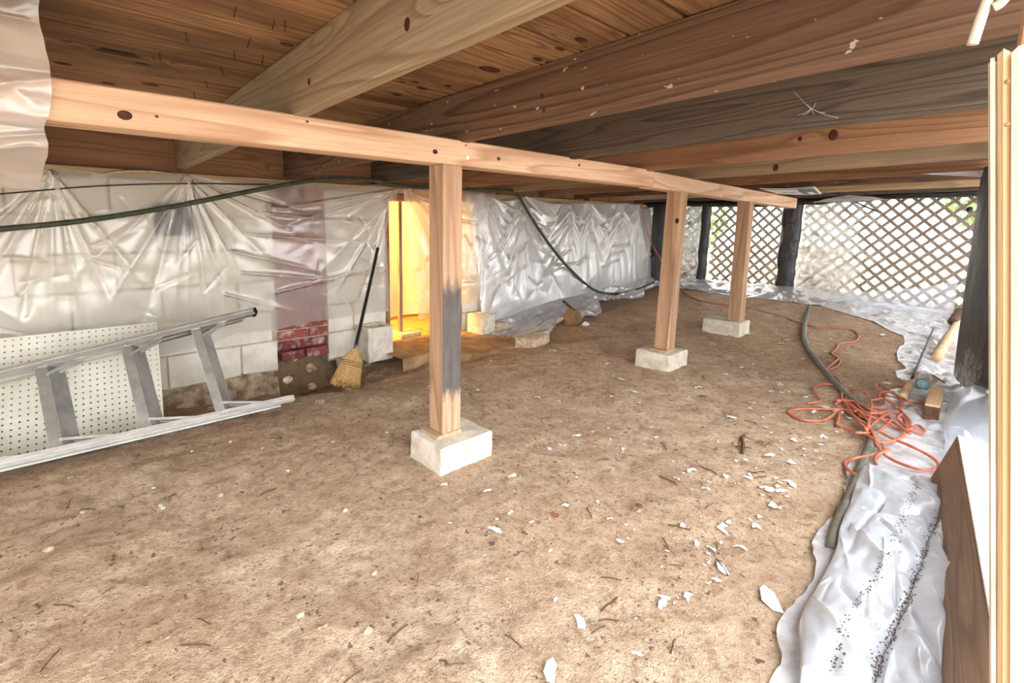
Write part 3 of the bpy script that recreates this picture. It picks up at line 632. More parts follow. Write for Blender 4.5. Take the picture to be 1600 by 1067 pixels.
for i, (a, b) in enumerate(pins):
    segs += fan(a, b, [(a-.35, .75), (a-.22, .5), (a-.1, .3), (a+.03, .2), (a+.16, .35), (a+.3, .6), (a+.4, .85)], .02, .05)
    if i < 5: c = pins[i+1][0]; segs += [(a, b-.05*k, (a+c)/2, b-.12-.11*k, .018, .035) for k in range(1, 6)] + [(c, b-.05*k, (a+c)/2, b-.12-.11*k, .018, .035) for k in range(1, 6)]
segs = [q for q in segs if random.random() < .55] + rnd_folds(2.7, 5.6, .2, 1.1, 70, .02, .025, .35, 14)
D = .6*crease(Yp, base+drop-L, segs)
low = out > 0
D2 = .07*fbm(Yp*5, L*7, 21, 3) + .10*np.abs(fbm(Yp*2.5, L*9, 25, 3))
Xp = Xp + np.where(low, D*.35, D) + .05*fbm(Yp*2.2, L*1.5, 31, 2)
Zp = Zp + np.clip(np.where(low, np.abs(D2)+D*.4, 0), -.01, .2)*np.clip(out*12, 0, 1)
Zp = Zp + .03*np.clip(out*10, 0, 1)
Xp = np.maximum(Xp, WX+.025)
sc = grid('plastic_sheeting', Xp, Yp, Zp, P_WHITE); tag(sc, 'milky white plastic sheet draped on the wall with its hem trailing on the dirt', 'plastic sheet')
# near plastic over the girder end, top left
U, V = np.meshgrid(np.linspace(0, 1, 110), np.linspace(0, 1, 200), indexing='ij')
edge = .004 + .012*fbm(V*5, V*0, 3, 3) - .012*sst(.45, .6, V)
Yp = edge - U*.75
prof = [(0, -1.30, 1.387), (.18, -1.305, 1.31), (.33, -1.335, 1.24), (.38, -1.35, 1.218), (.52, -1.352, 1.128), (.6, -1.345, 1.10), (.68, -1.36, 1.065), (.78, -1.40, 1.04), (1., -1.5, .985)]
pv = np.array([a[0] for a in prof]); Xp = np.interp(V, pv, [a[1] for a in prof]); Zp = np.interp(V, pv, [a[2] for a in prof])
Yp = Yp - .1*np.clip(V-.66, 0, 1)
segs = [(0, .4, .2, .5, .02, .008), (.05, .42, .16, .52, .012, .008), (.1, .4, .02, .5, .012, .008), (.02, .2, .5, .25, .02, .008), (0, .62, .3, .75, .02, .012), (.03, .68, .3, .9, .02, .015)]
Xp = Xp + crease(U*.75, V, segs) + .006*fbm(U*6, V*8, 2, 3)
sn = grid('girder_wrap', Xp, Yp, Zp, P_NEAR); tag(sn, 'greyish plastic wrapped around the near girder end at upper left', 'plastic sheet')

# ------------------------------------------------------------------ cables and the hung hose
hp = [onx(px, py, -2.96) for px, py in ((-90, 366), (0, 358), (120, 346), (240, 328), (320, 313), (400, 297), (480, 283), (540, 279), (590, 283), (640, 292), (720, 295), (780, 298), (806, 302), (830, 340), (860, 384), (890, 420), (927, 452))]
hp = [np.array([-2.96, -1.1, .80]), np.array([-2.96, -.75, .82])] + hp
hp += [onx(960, 459, -2.86), onx(990, 454, -2.8), onx(1022, 441, -2.8)]
ho = tubes('garden_hose', [hp], .0135, M_HOSE, None, 10, 8); tag(ho, 'dark green hose looped along the wall plastic and sagging to the dirt', 'hose')
cp = [onx(px, py, WX+.09) for px, py in ((-60, 306), (0, 303), (130, 292), (220, 288), (300, 287), (420, 288))]
cb = tubes('black_cable', [cp], .0035, M_CABLE, None, 6, 6); tag(cb, 'thin black cable running across the top of the clear wall sheet', 'cable')
fp = [onx(px, py, WX+.05) for px, py in ((22, 258), (45, 268), (80, 274), (130, 277), (190, 268), (240, 268), (268, 272))]
P = catmull(fp, 26); v, f = tube_vf(P, .006, 8, 0, .82); cf = link('flex_conduit', mesh('flex_conduit', v, f), M_STEEL, None, None, True); tag(cf, 'ribbed silver flexible conduit draped below the rim board at left', 'conduit')
cr = tubes('orange_cable', [[ony(px, py, 5.3) for px, py in ((1003, 318), (1007, 345), (1014, 370), (1028, 398), (1044, 425))]], .006, M_ORANGE, None, 6, 6); tag(cr, 'thin orange cable hanging beside the black-wrapped corner post', 'cable')
bc = tubes('black_cable', [[ony(px, py, FY-.1) for px, py in ((1305, 311), (1330, 313), (1350, 322), (1373, 331))]], .006, M_CABLE, None, 6, 6); tag(bc, 'short black cable end sticking out over the lattice sheet', 'cable')

# ------------------------------------------------------------------ pegboard
def pegboard():
    A = np.array([-2.63, .305, -.07]); B = np.array([-2.9, .34, .408])       # right edge, bottom and top
    up = B-A; H = np.linalg.norm(up); up /= H; al = np.array([0., -1., 0.]); n = np.cross(up, al); n /= np.linalg.norm(n)
    if n[0] < 0: n = -n
    s = .0268; nu_, nv_ = 40, int(H/s); v, f = [], []; r = .0042; idx = {}
    def P(a, b, d=0.): return A + al*a + up*b + n*d
    def corner(i, j):
        if (i, j) not in idx: idx[(i, j)] = len(v); v.append(P(i*s, j*s))
        return idx[(i, j)]
    for i in range(nu_):
        for j in range(nv_):
            c = [corner(i, j), corner(i+1, j), corner(i+1, j+1), corner(i, j+1)]; k = len(v)
            for t in range(8): a = math.pi/8+math.pi*5/4-math.pi/8+t*math.pi/4; v.append(P((i+.5)*s+r*math.cos(a), (j+.5)*s+r*math.sin(a)))
            for q in range(4):
                a0, a1, a2 = k+q*2, k+q*2+1, k+(q*2+2) % 8
                f.append((c[q], c[(q+1) % 4], a2, a1, a0))
    me = mesh('pegboard', v, f); o = link('pegboard', me, M_PEG); m = o.modifiers.new('thick', 'SOLIDIFY'); m.thickness = .005; m.offset = 0
    tag(o, 'white perforated pegboard leaning on the wall behind the ladder', 'pegboard'); return o
pegboard()

# ------------------------------------------------------------------ stepladder on its side
def ladder():
    t = empty('stepladder', (-2.33, .81, .0)); tag(t, 'aluminium stepladder lying on its side against the pegboard', 'ladder')
    L0, L1 = np.array([-2.33, .815, .025]), np.array([-2.35, -.95, .02])
    U0, U1 = np.array([-2.6, .735, .445]), np.array([-2.6, -.95, .19])
    ax = (L1-L0)/np.linalg.norm(L1-L0); w = U0-L0; n = np.cross(w, ax); n /= np.linalg.norm(n)
    if n[0] < 0: n = -n
    Lp = lambda k: L0+(L1-L0)*k; Up = lambda k: U0+(U1-U0)*k
    def rail(a, b, name='rail'):
        r = beam(name, a, b, .052, .022, M_ALU, t, up=tuple(w), bev=.002); beam('rail_flange', a+n*.026+w/np.linalg.norm(w)*.012, b+n*.026+w/np.linalg.norm(w)*.012, .006, .012, M_ALU, r, up=tuple(w), bev=.001); beam('rail_flange', a+n*.026-w/np.linalg.norm(w)*.012, b+n*.026-w/np.linalg.norm(w)*.012, .006, .012, M_ALU, r, up=tuple(w), bev=.001); return r
    rail(L0, L1); rail(U0, U1)
    rail(L0-n*.06+np.array([0, -.04, .0]), L1-n*.06, 'back_rail'); rail(U0-n*.06+np.array([0, -.04, 0]), U1-n*.06, 'back_rail')
    for a, e in ((L0, L1), (U0, U1)):
        d = (a-e)/np.linalg.norm(a-e); beam('foot_cap', a-d*.002, a+d*.018, .058, .032, M_BLACKH if a is U0 else M_ALU, t, up=tuple(w))
    for kl, ku in ((.182, .166), (.345, .333), (.51, .506), (.675, .67), (.84, .83)):
        a, b = Lp(kl), Up(ku); c = a+(b-a)*.03; e = a+(b-a)*.97
        st = beam('step', c+n*.022, e+n*.022, .003, .04, M_ALU, t, up=tuple(ax), bev=.001)
        m1, m2 = n*.02-ax*.02, -n*.05-ax*.075; tn = (m2-m1)/np.linalg.norm(m2-m1)
        beam('tread', c+(m1+m2)/2, e+(m1+m2)/2, .003, .085, M_ALU_SHADE, st, up=tuple(tn), bev=.001)
        for rl, s0, f0 in ((Up, .86, ku), (Lp, .12, kl)):
            m0 = a+(b-a)*s0
            q = rl(f0-.083) if rl is Up else rl(f0-.105)
            for off in (.02, -.03): beam('brace', m0+n*off-ax*.012, q+n*off*.9+ (w/np.linalg.norm(w))*(-.014 if rl is Up else .014), .012, .012, M_ALU, t, up=tuple(n), bev=.001)
        for p_ in (c, e): lathe('rivet', [(.005, 0), (.0045, .002), (.001, .003)], M_STEEL, frame(p_+n*.026, p_+n*.03) @ Matrix.Rotation(math.pi/2, 4, 'Y'), t, 8)
ladder()
gt = onx(270, 683, -2.3); o_ = None

# ------------------------------------------------------------------ broom
def broom():
    f0 = np.array([-2.645, 1.345, .135]); top = np.array([-2.99, 1.715, .735]); bot = np.array([-2.545, 1.245, -.055]); t = empty('corn_broom', bot)
    tag(t, 'straw corn broom with black handle leaning by the opening', 'broom')
    d = (top-f0)/np.linalg.norm(top-f0)
    tubes('handle', [[f0-d*.01, f0+d*.3, top]], .0115, M_BLACKH, t, 10, 4)
    tubes('handle_cap', [[top-d*.002, top+d*.008, top+d*.014]], .0125, M_BLACKH, t, 10, 2)
    tubes('ferrule', [[f0-d*.02, f0, f0+d*.02]], .015, M_STEEL, t, 10, 2)
    ax = (bot-f0)/np.linalg.norm(bot-f0); side = np.cross(ax, np.array([1., .55, .3])); side = np.array([-.1, 1., .03]); side -= ax*(side@ax); side /= np.linalg.norm(side); th = np.cross(ax, side)
    Lh = np.linalg.norm(bot-f0); V, Fc = [], []; rr = random.Random(3)
    prof = lambda k: (.018 + .037*sst(0, .3, k)+.030*k, .014+.012*sst(0, .3, k)+.004*k)
    n1, n2 = 15, 30
    for i in range(n1):
        k = i/(n1-1); a, b = prof(k)
        for j in range(n2):
            an = 2*math.pi*j/n2; q = f0+ax*Lh*k*.93 - side*(.018*k*k) + side*a*math.cos(an)+th*b*math.sin(an); V.append(q)
    for i in range(n1-1):
        for j in range(n2): Fc.append((i*n2+j, i*n2+(j+1) % n2, (i+1)*n2+(j+1) % n2, (i+1)*n2+j))
    Fc.append(tuple(range(n2))); Fc.append(tuple((n1-1)*n2+j for j in range(n2)))
    link('broom_head', mesh('broom_head', V, Fc), M_STRAW, None, t, True)
    V, Fc = [], []
    for _ in range(520):
        an = rr.uniform(0, 6.28); a0, b0 = prof(.3); a1, b1 = prof(1.0); s = rr.uniform(.75, 1.06)
        k0, k1 = rr.uniform(.1, .5), rr.uniform(.93, 1.07); aa, bb = prof(k0)
        A = f0+ax*Lh*k0-side*.018*k0*k0+side*aa*math.cos(an)*1.02+th*bb*math.sin(an)*1.04; B = f0+ax*Lh*k1-side*.022*k1*k1+side*a1*s*1.08*math.cos(an)+th*b1*s*1.1*math.sin(an)
        v, f = tube_vf([A, (A+B)/2+side*rr.uniform(-.002, .002), B], .0011, 3, len(V)); V += v; Fc += f
    tag(link('bristles', mesh('bristles', V, Fc), M_STRAW, None, t), kind='stuff')
    for k in (.40, .46, .52):
        a, b = prof(k); tubes('stitching', [[f0+ax*Lh*k*.93-side*.018*k*k+side*(a+.0025)*math.cos(q)+th*(b+.0025)*math.sin(q) for q in np.linspace(0, 6.3, 26)]], .0016, M_CABLE, t, 5, 2)
broom()

# ------------------------------------------------------------------ hose and cord on the dirt at right
hp2 = [fl(px, py, .012) for px, py in ((1268, 464), (1264, 485), (1257, 512), (1259, 537), (1275, 562), (1296, 588), (1318, 612), (1338, 630), (1354, 648))] + [fl(px, py, .02) for px, py in ((1364, 668), (1362, 690), (1352, 715), (1343, 740), (1332, 770), (1318, 800), (1306, 830), (1300, 858))]
h2 = tubes('garden_hose', [hp2], .0155, M_HOSE2, None, 10, 8); tag(h2, 'grey-green hose lying across the dirt and under the plastic at right', 'hose')
cs = lambda pts, dz=.006: [fl(1200+a/5.082, 560+b/5.082, dz+.022*sst(620, 700, a)+random.uniform(0, .012)) for a, b in pts]
ST = [cs(p) for p in [
 [(560, 5), (470, 80), (490, 120), (560, 170), (590, 240), (590, 320), (640, 380), (760, 470)],
 [(560, 210), (420, 205), (360, 240), (400, 310), (410, 340), (310, 355)],
 [(700, 420), (600, 405), (400, 400), (220, 405), (160, 425), (200, 460), (290, 490), (420, 495), (490, 465), (570, 420), (550, 520)],
 [(780, 560), (660, 430), (620, 330), (640, 270), (700, 250), (780, 280), (820, 350), (815, 430), (790, 560)],
 [(780, 580), (870, 490), (960, 435), (1040, 440), (1095, 500), (1100, 570), (1050, 630), (950, 665), (860, 660), (840, 610)],
 [(860, 570), (1000, 640), (1120, 690), (1280, 770), (1350, 830), (1340, 875), (1250, 885), (1130, 860), (1000, 810), (910, 750), (870, 700), (830, 640), (770, 600), (640, 560), (550, 525), (570, 430)],
 [(900, 660), (920, 710), (900, 740), (800, 770), (680, 795), (620, 820), (620, 860), (660, 900), (740, 945)],
 [(960, 720), (880, 760), (850, 800), (870, 860), (935, 965)],
 [(820, 330), (930, 320), (1030, 380), (1060, 420), (1130, 500), (1120, 560)],
 [(1060, 400), (1055, 330), (1000, 275), (920, 265), (880, 300), (960, 340), (1030, 390)],
 [(1060, 310), (950, 250), (880, 205), (850, 215), (880, 260), (960, 300)],
 [(1040, 215), (1130, 190), (1180, 150), (1220, 105), (1290, 125), (1400, 190)],
 [(1060, 310), (1130, 345), (1220, 355), (1300, 345)],
 [(530, 360), (600, 345), (700, 400), (780, 450), (900, 490), (1000, 540), (1100, 560), (1240, 600)],
 [(540, 335), (640, 350), (740, 440), (800, 510), (780, 570)],
 [(830, 390), (950, 400), (900, 430), (760, 430), (640, 390)],
 [(840, 430), (960, 460), (970, 500), (900, 560), (840, 590), (690, 590)],
 [(1060, 440), (1030, 480), (1080, 530), (1130, 560), (1190, 530), (1250, 575)],
 [(520, 330), (680, 340), (800, 400), (900, 440)], [(540, 380), (620, 410), (700, 470), (790, 530), (850, 620)], [(700, 360), (760, 420), (850, 470), (980, 500), (1060, 550), (1130, 600)]]]
ST.append([fl(px, py, .006) for px, py in ((1066, 455), (1090, 468), (1130, 476), (1180, 484), (1225, 496), (1262, 508), (1300, 512), (1330, 516), (1342, 523), (1336, 533), (1312, 537), (1306, 546), (1300, 552), (1312, 562), (1308, 572), (1290, 580))])
eo = tubes('extension_cord', ST, .0056, M_ORANGE, None, 7, 7); tag(eo, 'tangled orange extension cord heaped over the hose at right', 'cord')

# ------------------------------------------------------------------ plastic lying along the right side
U, V = np.meshgrid(np.linspace(0, 1, 150), np.linspace(0, 1, 420), indexing='ij')
Yp = .75 + V*(5.6-.75)
left = np.interp(Yp, [.75, 1.0, 1.5, 2.1, 2.6, 3.1, 3.6, 4.1, 4.6, 5.0, 5.3, 5.6], [-.25, -.26, -.28, -.34, -.36, -.36, -.38, -.45, -.52, -.72, -1.1, -1.45]) + .05*fbm(Yp*5, Yp*0, 3, 4)
Xp = left + U*(.14-left)
wr_ = .05*np.abs(fbm(Xp*6, Yp*5, 5, 3)) + .03*np.abs(fbm(Xp*15, Yp*13, 9, 3))
Zp = FZ(Xp, Yp) + .012 + wr_*(.25+.75*sst(2.4, 3.2, Yp))*np.clip(U*8, .15, 1) + .10*sst(4.5, 5.4, Yp)*U*(1-U)
s1 = grid('floor_sheet', Xp, Yp, Zp, P_FLOOR); tag(s1, 'crumpled dirty clear plastic strip spread on the dirt along the right side', 'plastic sheet')
U, V = np.meshgrid(np.linspace(0, 1, 200), np.linspace(0, 1, 40), indexing='ij')
Xp = -2.75 + U*1.6; Yp = FY-.06 - V*(.14+.1*np.abs(fbm(U*9, U*0, 3, 3)) + .12*U)
Zp = FZ(Xp, Yp)+.10*(1-V)+.012+.04*np.abs(fbm(Xp*8, Yp*8, 6, 3))
s2 = grid('floor_sheet', Xp, Yp, Zp, P_WHITE); tag(s2, 'whitish plastic edge lying along the foot of the lattice wall', 'plastic sheet')
# near folded pile
U, V = np.meshgrid(np.linspace(0, 1, 200), np.linspace(0, 1, 240), indexing='ij')
Yp = 1.02 + V*(2.15-1.02) + .05*(U-.5)*0 + .10*U*(1-V)*.6
lft = np.interp(V, [0, .15, .4, .7, 1], [-.195, -.235, -.245, -.27, -.30]); rgt = np.interp(V, [0, .3, .6, .85, 1], [.005, .005, .0, -.02, -.06])
lft = lft+.012*fbm(V*5, V*0, 2, 3); rgt = rgt+.012*fbm(V*4, V*0, 6, 3)
Xp = lft + U*(rgt-lft)
valley = np.interp(V, [0, .2, .45, .7, 1], [.5, .6, .62, .72, .9])
lob = np.where(U < valley, np.sin(np.clip(U/valley, 0, 1)*math.pi)**.4*.034, np.sin(np.clip((U-valley)/(1.001-valley), 0, 1)*math.pi)**.4*.046)
segs = [(.05, .95, .9, .8, .02, .02), (.3, .75, .1, .45, .012, -.02), (.1, .55, .6, .35, .015, .02), (.15, .3, .5, .2, .015, -.02), (.55, .95, .95, .75, .02, .02), (.7, .6, .95, .3, .015, .02), (.65, .3, .95, .12, .015, -.02), (.3, .62, .62, .5, .01, -.02), (.05, .2, .5, .05, .015, .02), (.8, .9, .95, .5, .02, .015)]+rnd_folds(0, 1, 0, 1, 30, .02, .012, .3, 5)
Zp = FZ(Xp, Yp) + .03 + lob + crease(U, V, segs)*1.0 + .016*fbm(U*4, V*7, 4, 3) + .022*np.abs(fbm(U*2.6+V, V*5, 14, 2))
Zp = np.where((V < .015) | (V > .985) | (U < .01), FZ(Xp, Yp)+.022, Zp)
VC, VF = [], []
for _ in range(900):
    i = random.randrange(6, 225); vv = i/239; u_ = float(np.interp(vv, [0, .2, .45, .7, 1], [.5, .6, .62, .72, .9]))+random.gauss(0, .02)
    if random.random() < .25: u_ = .25+.35*vv+random.gauss(0, .02)
    j = min(max(int(u_*199), 1), 197); c_ = (Xp[j, i], Yp[j, i], Zp[j, i]+.001); r_ = random.uniform(.0008, .0026); k = len(VC)
    VC += [(c_[0]+r_, c_[1], c_[2]), (c_[0], c_[1]+r_*1.6, c_[2]), (c_[0]-r_, c_[1], c_[2]), (c_[0], c_[1]-r_, c_[2]), (c_[0], c_[1], c_[2]+r_*.6)]
    VF += [(k, k+1, k+4), (k+1, k+2, k+4), (k+2, k+3, k+4), (k+3, k, k+4)]
tag(link('fold_soil', mesh('fold_soil', VC, VF), M_TWIG), 'dark soil crumbs caught in the folds of the white plastic pile', 'soil', kind='stuff')
s3 = grid('folded_sheet', Xp, Yp, Zp, P_PILE); tag(s3, 'thick pile of folded white plastic with dirt in its creases, nearest the camera', 'plastic sheet')
# black drape
U, V = np.meshgrid(np.linspace(0, 1, 90), np.linspace(0, 1, 120), indexing='ij')
bl0, br0 = np.array([-.188, 3.72]), np.array([.03, 2.85])
Xp = bl0[0]+(br0[0]-bl0[0])*U; Yp = bl0[1]+(br0[1]-bl0[1])*U; Zp = .11+1.12*V
dd = .03*np.sin(U*7+V*1.2)*(.4+.6*V)+.02*fbm(U*4, V*3, 3, 3)
s4 = grid('black_drape', Xp-.2*dd+.0*V, Yp-dd-.0*V, Zp-.02*U*(1-V), P_MILD); tag(s4, 'black plastic drape with white mildew hanging at the right wall', 'plastic sheet')
# bluish clear plastic below the drape
U, V = np.meshgrid(np.linspace(0, 1, 110), np.linspace(0, 1, 130), indexing='ij')
Yp = 3.35 - 1.2*V + .04*fbm(U*4, V*4, 2, 3); Xp = -.165+.10*V*.6 + U*(.13+.165-.06*V) + .02*fbm(U*3, V*3, 7, 3)
Zp = FZ(Xp, Yp) + .02 + (.03+.16*U**.8)*(1+.25*np.sin(V*7)) + crease(U, V, rnd_folds(0, 1, 0, 1, 18, .07, .014, .5, 8)) + .012*np.abs(fbm(U*3, V*4, 3, 2))
s5 = grid('clear_drape', Xp, Yp, np.maximum(Zp, FZ(Xp, Yp)+.012), P_BLUE); tag(s5, 'glossy bluish clear plastic bunched below the black drape', 'plastic sheet')
# upstanding far-right clear pane of plastic
p0, p1 = ony(1340, 462, 5.45), ony(1492, 430, 5.35)
U, V = np.meshgrid(np.linspace(0, 1, 60), np.linspace(0, 1, 40), indexing='ij')
Xp = -1.15+U*.83; Yp = 5.52-.12*U+.03*fbm(U*5, V*3, 4, 3); Zp = FZ(Xp, Yp)+.03+V*(.10+.2*U**2+.03*fbm(U*7, U*0, 9))
s6 = grid('clear_flap', Xp, Yp, Zp, P_CLEARB); tag(s6, 'clear bluish plastic flap standing up at the foot of the right lattice', 'plastic sheet')
# scraps of plastic between joists at the lattice top
U, V = np.meshgrid(np.linspace(0, 1, 40), np.linspace(0, 1, 20), indexing='ij')
a = ony(1272, 313, FY-.12); b = ony(1392, 306, FY-.12)
s7 = grid('grey_scrap', a[0]+(b[0]-a[0])*U, FY-.12+.02*fbm(U*5, V*5, 2), 1.165+.05*np.sin(U*math.pi)*V+.01*fbm(U*6, V*6, 5), P_WHITE); tag(s7, 'grey plastic scrap bunched at the top of the lattice wall', 'plastic sheet')
a = ony(1495, 242, 3.64); U, V = np.meshgrid(np.linspace(0, 1, 30), np.linspace(0, 1, 16), indexing='ij')
s8 = grid('web_scrap', -.42+.36*U, 3.66+.03*V, 1.215-.0*U-.05*U*V, P_WHITE); tag(s8, 'whitish torn plastic shred hanging from a far joist at right', 'plastic sheet')

# ------------------------------------------------------------------ bits on the plastic at right
def stick(name, a, b, r0, r1, mat, label, cat):
    P = catmull([a, (np.array(a)+np.array(b))/2+np.array([0, 0, .003]), b], 8); n = len(P); v, f = tube_vf(P, np.linspace(r0, r1, n)*(1+.06*np.sin(np.arange(n))), 12)
    o = link(name, mesh(name, v, f), mat, None, None, True); tag(o, label, cat); return o
stick('wooden_stick', fl(1464, 558, .045), fl(1498, 502, .05), .026, .022, W_STICK, 'peeled round wooden stick lying on plastic by the black drape', 'stick')
stick('bark_end', fl(1488, 505, .06), fl(1502, 488, .07), .03, .04, M_TWIG, 'frayed bark-covered lump beyond the peeled stick', 'bark')
stick('wooden_peg', fl(1410, 621, .03), fl(1424, 597, .03), .018, .017, W_STICK, 'short round wooden peg beside the orange cord', 'peg')
stick('metal_rod', fl(1424, 594, .03), fl(1459, 512, .07), .006, .005, M_VENT, 'thin grey metal rod lying on the plastic beside the stick', 'rod')
q = fl(1437, 601, .03); tj = empty('plastic_jar', q); tag(tj, 'crushed bluish clear jar on the plastic beside the wooden peg', 'jar')
MJ = Matrix.Translation(q) @ Matrix.Rotation(1.2, 4, 'X') @ Matrix.Rotation(.3, 4, 'Y')
lathe('jar_body', [(.02, -.05), (.034, -.045), (.036, -.02), (.033, .0), (.036, .02), (.03, .04)], P_BLUE, MJ, tj); lathe('jar_neck', [(.03, .04), (.022, .048), (.022, .06), (.017, .06), (.017, .045)], M_BLUEP, MJ, tj)
q = fl(1462, 668, .0); wbk = empty('wood_block', q); tag(wbk, 'cut wooden block with a dark end wedged in the plastic', 'wood block')
beam('block_body', (q[0]-.02, q[1]+.0, q[2]+.055), (q[0]-.03, q[1]+.28, q[2]+.075), .05, .09, W_STICK, wbk); beam('block_end', (q[0]-.02, q[1]-.004, q[2]+.05), (q[0]-.02, q[1]+.0, q[2]+.05), .052, .085, M_TWIG, wbk)
pb = empty('leaning_plank', (-.06, 1.8, 0)); tag(pb, 'brown weathered plank standing on edge beside the folded plastic', 'plank')
A0, A1 = np.array([-.105, 2.29, .09]), np.array([.032, .95, .11])
beam('plank_board', A0, A1, .022, .24, W_OLD, pb, up=(.28, 0, 1)); beam('plank_lit_edge', A0+np.array([.034, 0, .118]), A1+np.array([.034, 0, .118]), .024, .006, M_WHITEP, pb, up=(.28, 0, 1), bev=.001)  # white strip puts the light on the plank's top edge into colour
U, V = np.meshgrid(np.linspace(0, 1, 30), np.linspace(0, 1, 140), indexing='ij')
Xp = A0[0]+.035+(A1[0]-A0[0])*V+U*.11; Yp = A0[1]+(A1[1]-A0[1])*V; Zp = .215-.11*U**1.4+.03*np.abs(fbm(U*2, V*14, 3, 3))+.004
s9 = grid('plank_cover', Xp, Yp, Zp, P_BLUE); tag(s9, 'shiny rumpled plastic strip tucked along the top of the plank', 'plastic sheet')
# white board at the right edge of the opening
wbd = empty('white_board', (.08, .45, 0)); tag(wbd, 'white painted board with a raw wood edge standing at the far right', 'board')
T0, T1 = ony(1562, 78, .46), ony(1562, 1067, .46); dv = (T1-T0)/(T1[2]-T0[2]); Bt = T0+dv*(0-T0[2]); zv = T0-Bt
e1, e2 = Bt, T0
beam('raw_edge', e1+np.array([.0018, .01, 0]), e2+np.array([.0018, .01, 0]), .0055, .03, W_STICK, wbd, up=(0, 1, 0)); beam('painted_strip', e1+np.array([-.0025, .012, 0]), e2+np.array([-.0025, .012, -.004]), .004, .03, M_CREAM, wbd, up=(0, 1, 0))
beam('painted_face', e1+np.array([.0572, .01, 0]), e2+np.array([.0572, .01, .004]), .105, .038, M_WHITEP, wbd, up=(0, 1, 0))
for py in (130, 196): p = ony(1566, py, .445); lathe('nail_head', [(.0014, 0), (.0014, .0008), (.0004, .001)], M_RUST, Matrix.Translation((p[0]+.002, .443, p[2])) @ Matrix.Rotation(math.pi/2, 4, 'X'), wbd, 8)
p = ony(1592, 40, .75); us = beam('upright_stud', (p[0]+.03, .78, 1.03), (p[0]+.03, .78, CEIL), .06, .04, W_ORG, up=(0, 1, 0)); tag(us, 'brown upright stud behind the top of the white board', 'stud')
rp = tubes('rope_end', [[ony(px, py, .5) for px, py in ((1519, 70), (1527, 45), (1536, 18), (1548, -8), (1566, -20), (1572, -8), (1562, 6), (1552, 12))]], .0032, M_CREAM, None, 8, 8); tag(rp, 'pale looped cord end hanging at the upper right corner', 'cord')
# white printed bag under the far joists
U, V = np.meshgrid(np.linspace(0, 1, 50), np.linspace(0, 1, 20), indexing='ij')
C00, C10, C01, C11 = [np.array(q) for q in ((-1.36, 4.5, 1.196), (-1.1, 4.68, 1.19), (-1.32, 3.98, 1.205), (-1.0, 4.06, 1.205))]
def bagp(u, v, d=0.): return (C00*(1-u)+C10*u)*(1-v)+(C01*(1-u)+C11*u)*v + np.array([0, -d*.5, -d - .008*math.sin(u*3.1)])
Pn = np.array([[bagp(u, v) for v in np.linspace(0, 1, 20)] for u in np.linspace(0, 1, 50)])
bgp = empty('printed_bag', bagp(.5, .5)); tag(bgp, 'white printed bag tucked between the girder end and the far joists', 'bag')
bo = grid('bag_skin', Pn[..., 0], Pn[..., 1], Pn[..., 2]-.004, M_BAG, bgp)
m_ = bo.modifiers.new('thick', 'SOLIDIFY'); m_.thickness = .004
def bpatch(name, u0, u1, v0, v1, mat, d=.0062):
    Q = np.array([[bagp(u0+(u1-u0)*a, v0+(v1-v0)*b, d) for b in np.linspace(0, 1, 4)] for a in np.linspace(0, 1, 8)]); grid(name, Q[..., 0], Q[..., 1], Q[..., 2]-.002, mat, bgp)
bpatch('navy_print', .66, .97, .15, .8, M_NAVY); bpatch('white_square', .78, .9, .18, .5, M_BAG, .0075); bpatch('navy_line', .05, .97, .92, .99, M_NAVY)
fc = bpy.data.curves.new('lettering', 'FONT'); fc.body = 'AIR'; fc.size = .06; fc.extrude = .0006; fc.align_x = 'CENTER'
fo_ = bpy.data.objects.new('tmp', fc); COL.objects.link(fo_); dg = bpy.context.evaluated_depsgraph_get(); me = bpy.data.meshes.new_from_object(fo_.evaluated_get(dg)); bpy.data.objects.remove(fo_)
ux = C10-C00; ux = ux/np.linalg.norm(ux); vy = C01-C00; vy = vy-ux*(vy@ux); vy /= np.linalg.norm(vy); nz = np.cross(ux, vy); c = bagp(.46, .55, .009)
me.materials.clear(); link('lettering', me, M_INK, Matrix(((-ux[0], -vy[0], nz[0], c[0]), (-ux[1], -vy[1], nz[1], c[1]), (-ux[2], -vy[2], nz[2], c[2]), (0, 0, 0, 1))), bgp)
# torn tape on the girder, webs on joists
def scrap_mesh(name, seed, s=1.):
    r = random.Random(seed); n = 7; v = [(0, 0, .1*s)]; f = []
    for k in range(n): a = 6.283*k/n; q = r.uniform(.4, 1.2)*s; v.append((q*math.cos(a), q*math.sin(a)*.55, r.uniform(-.05, .35)*s*(k % 2)))
    for k in range(n): f.append((0, 1+k, 1+(k+1) % n))
    return mesh(name, v, f)
p = onx(731, 246, GX+.002); o = link('torn_tape', scrap_mesh('torn_tape', 3, .013), M_FLAKE, Matrix.Translation(p) @ Matrix.Rotation(math.pi/2, 4, 'Y')); tag(o, 'torn white scrap stuck on the girder just right of the nearest post', 'scrap')

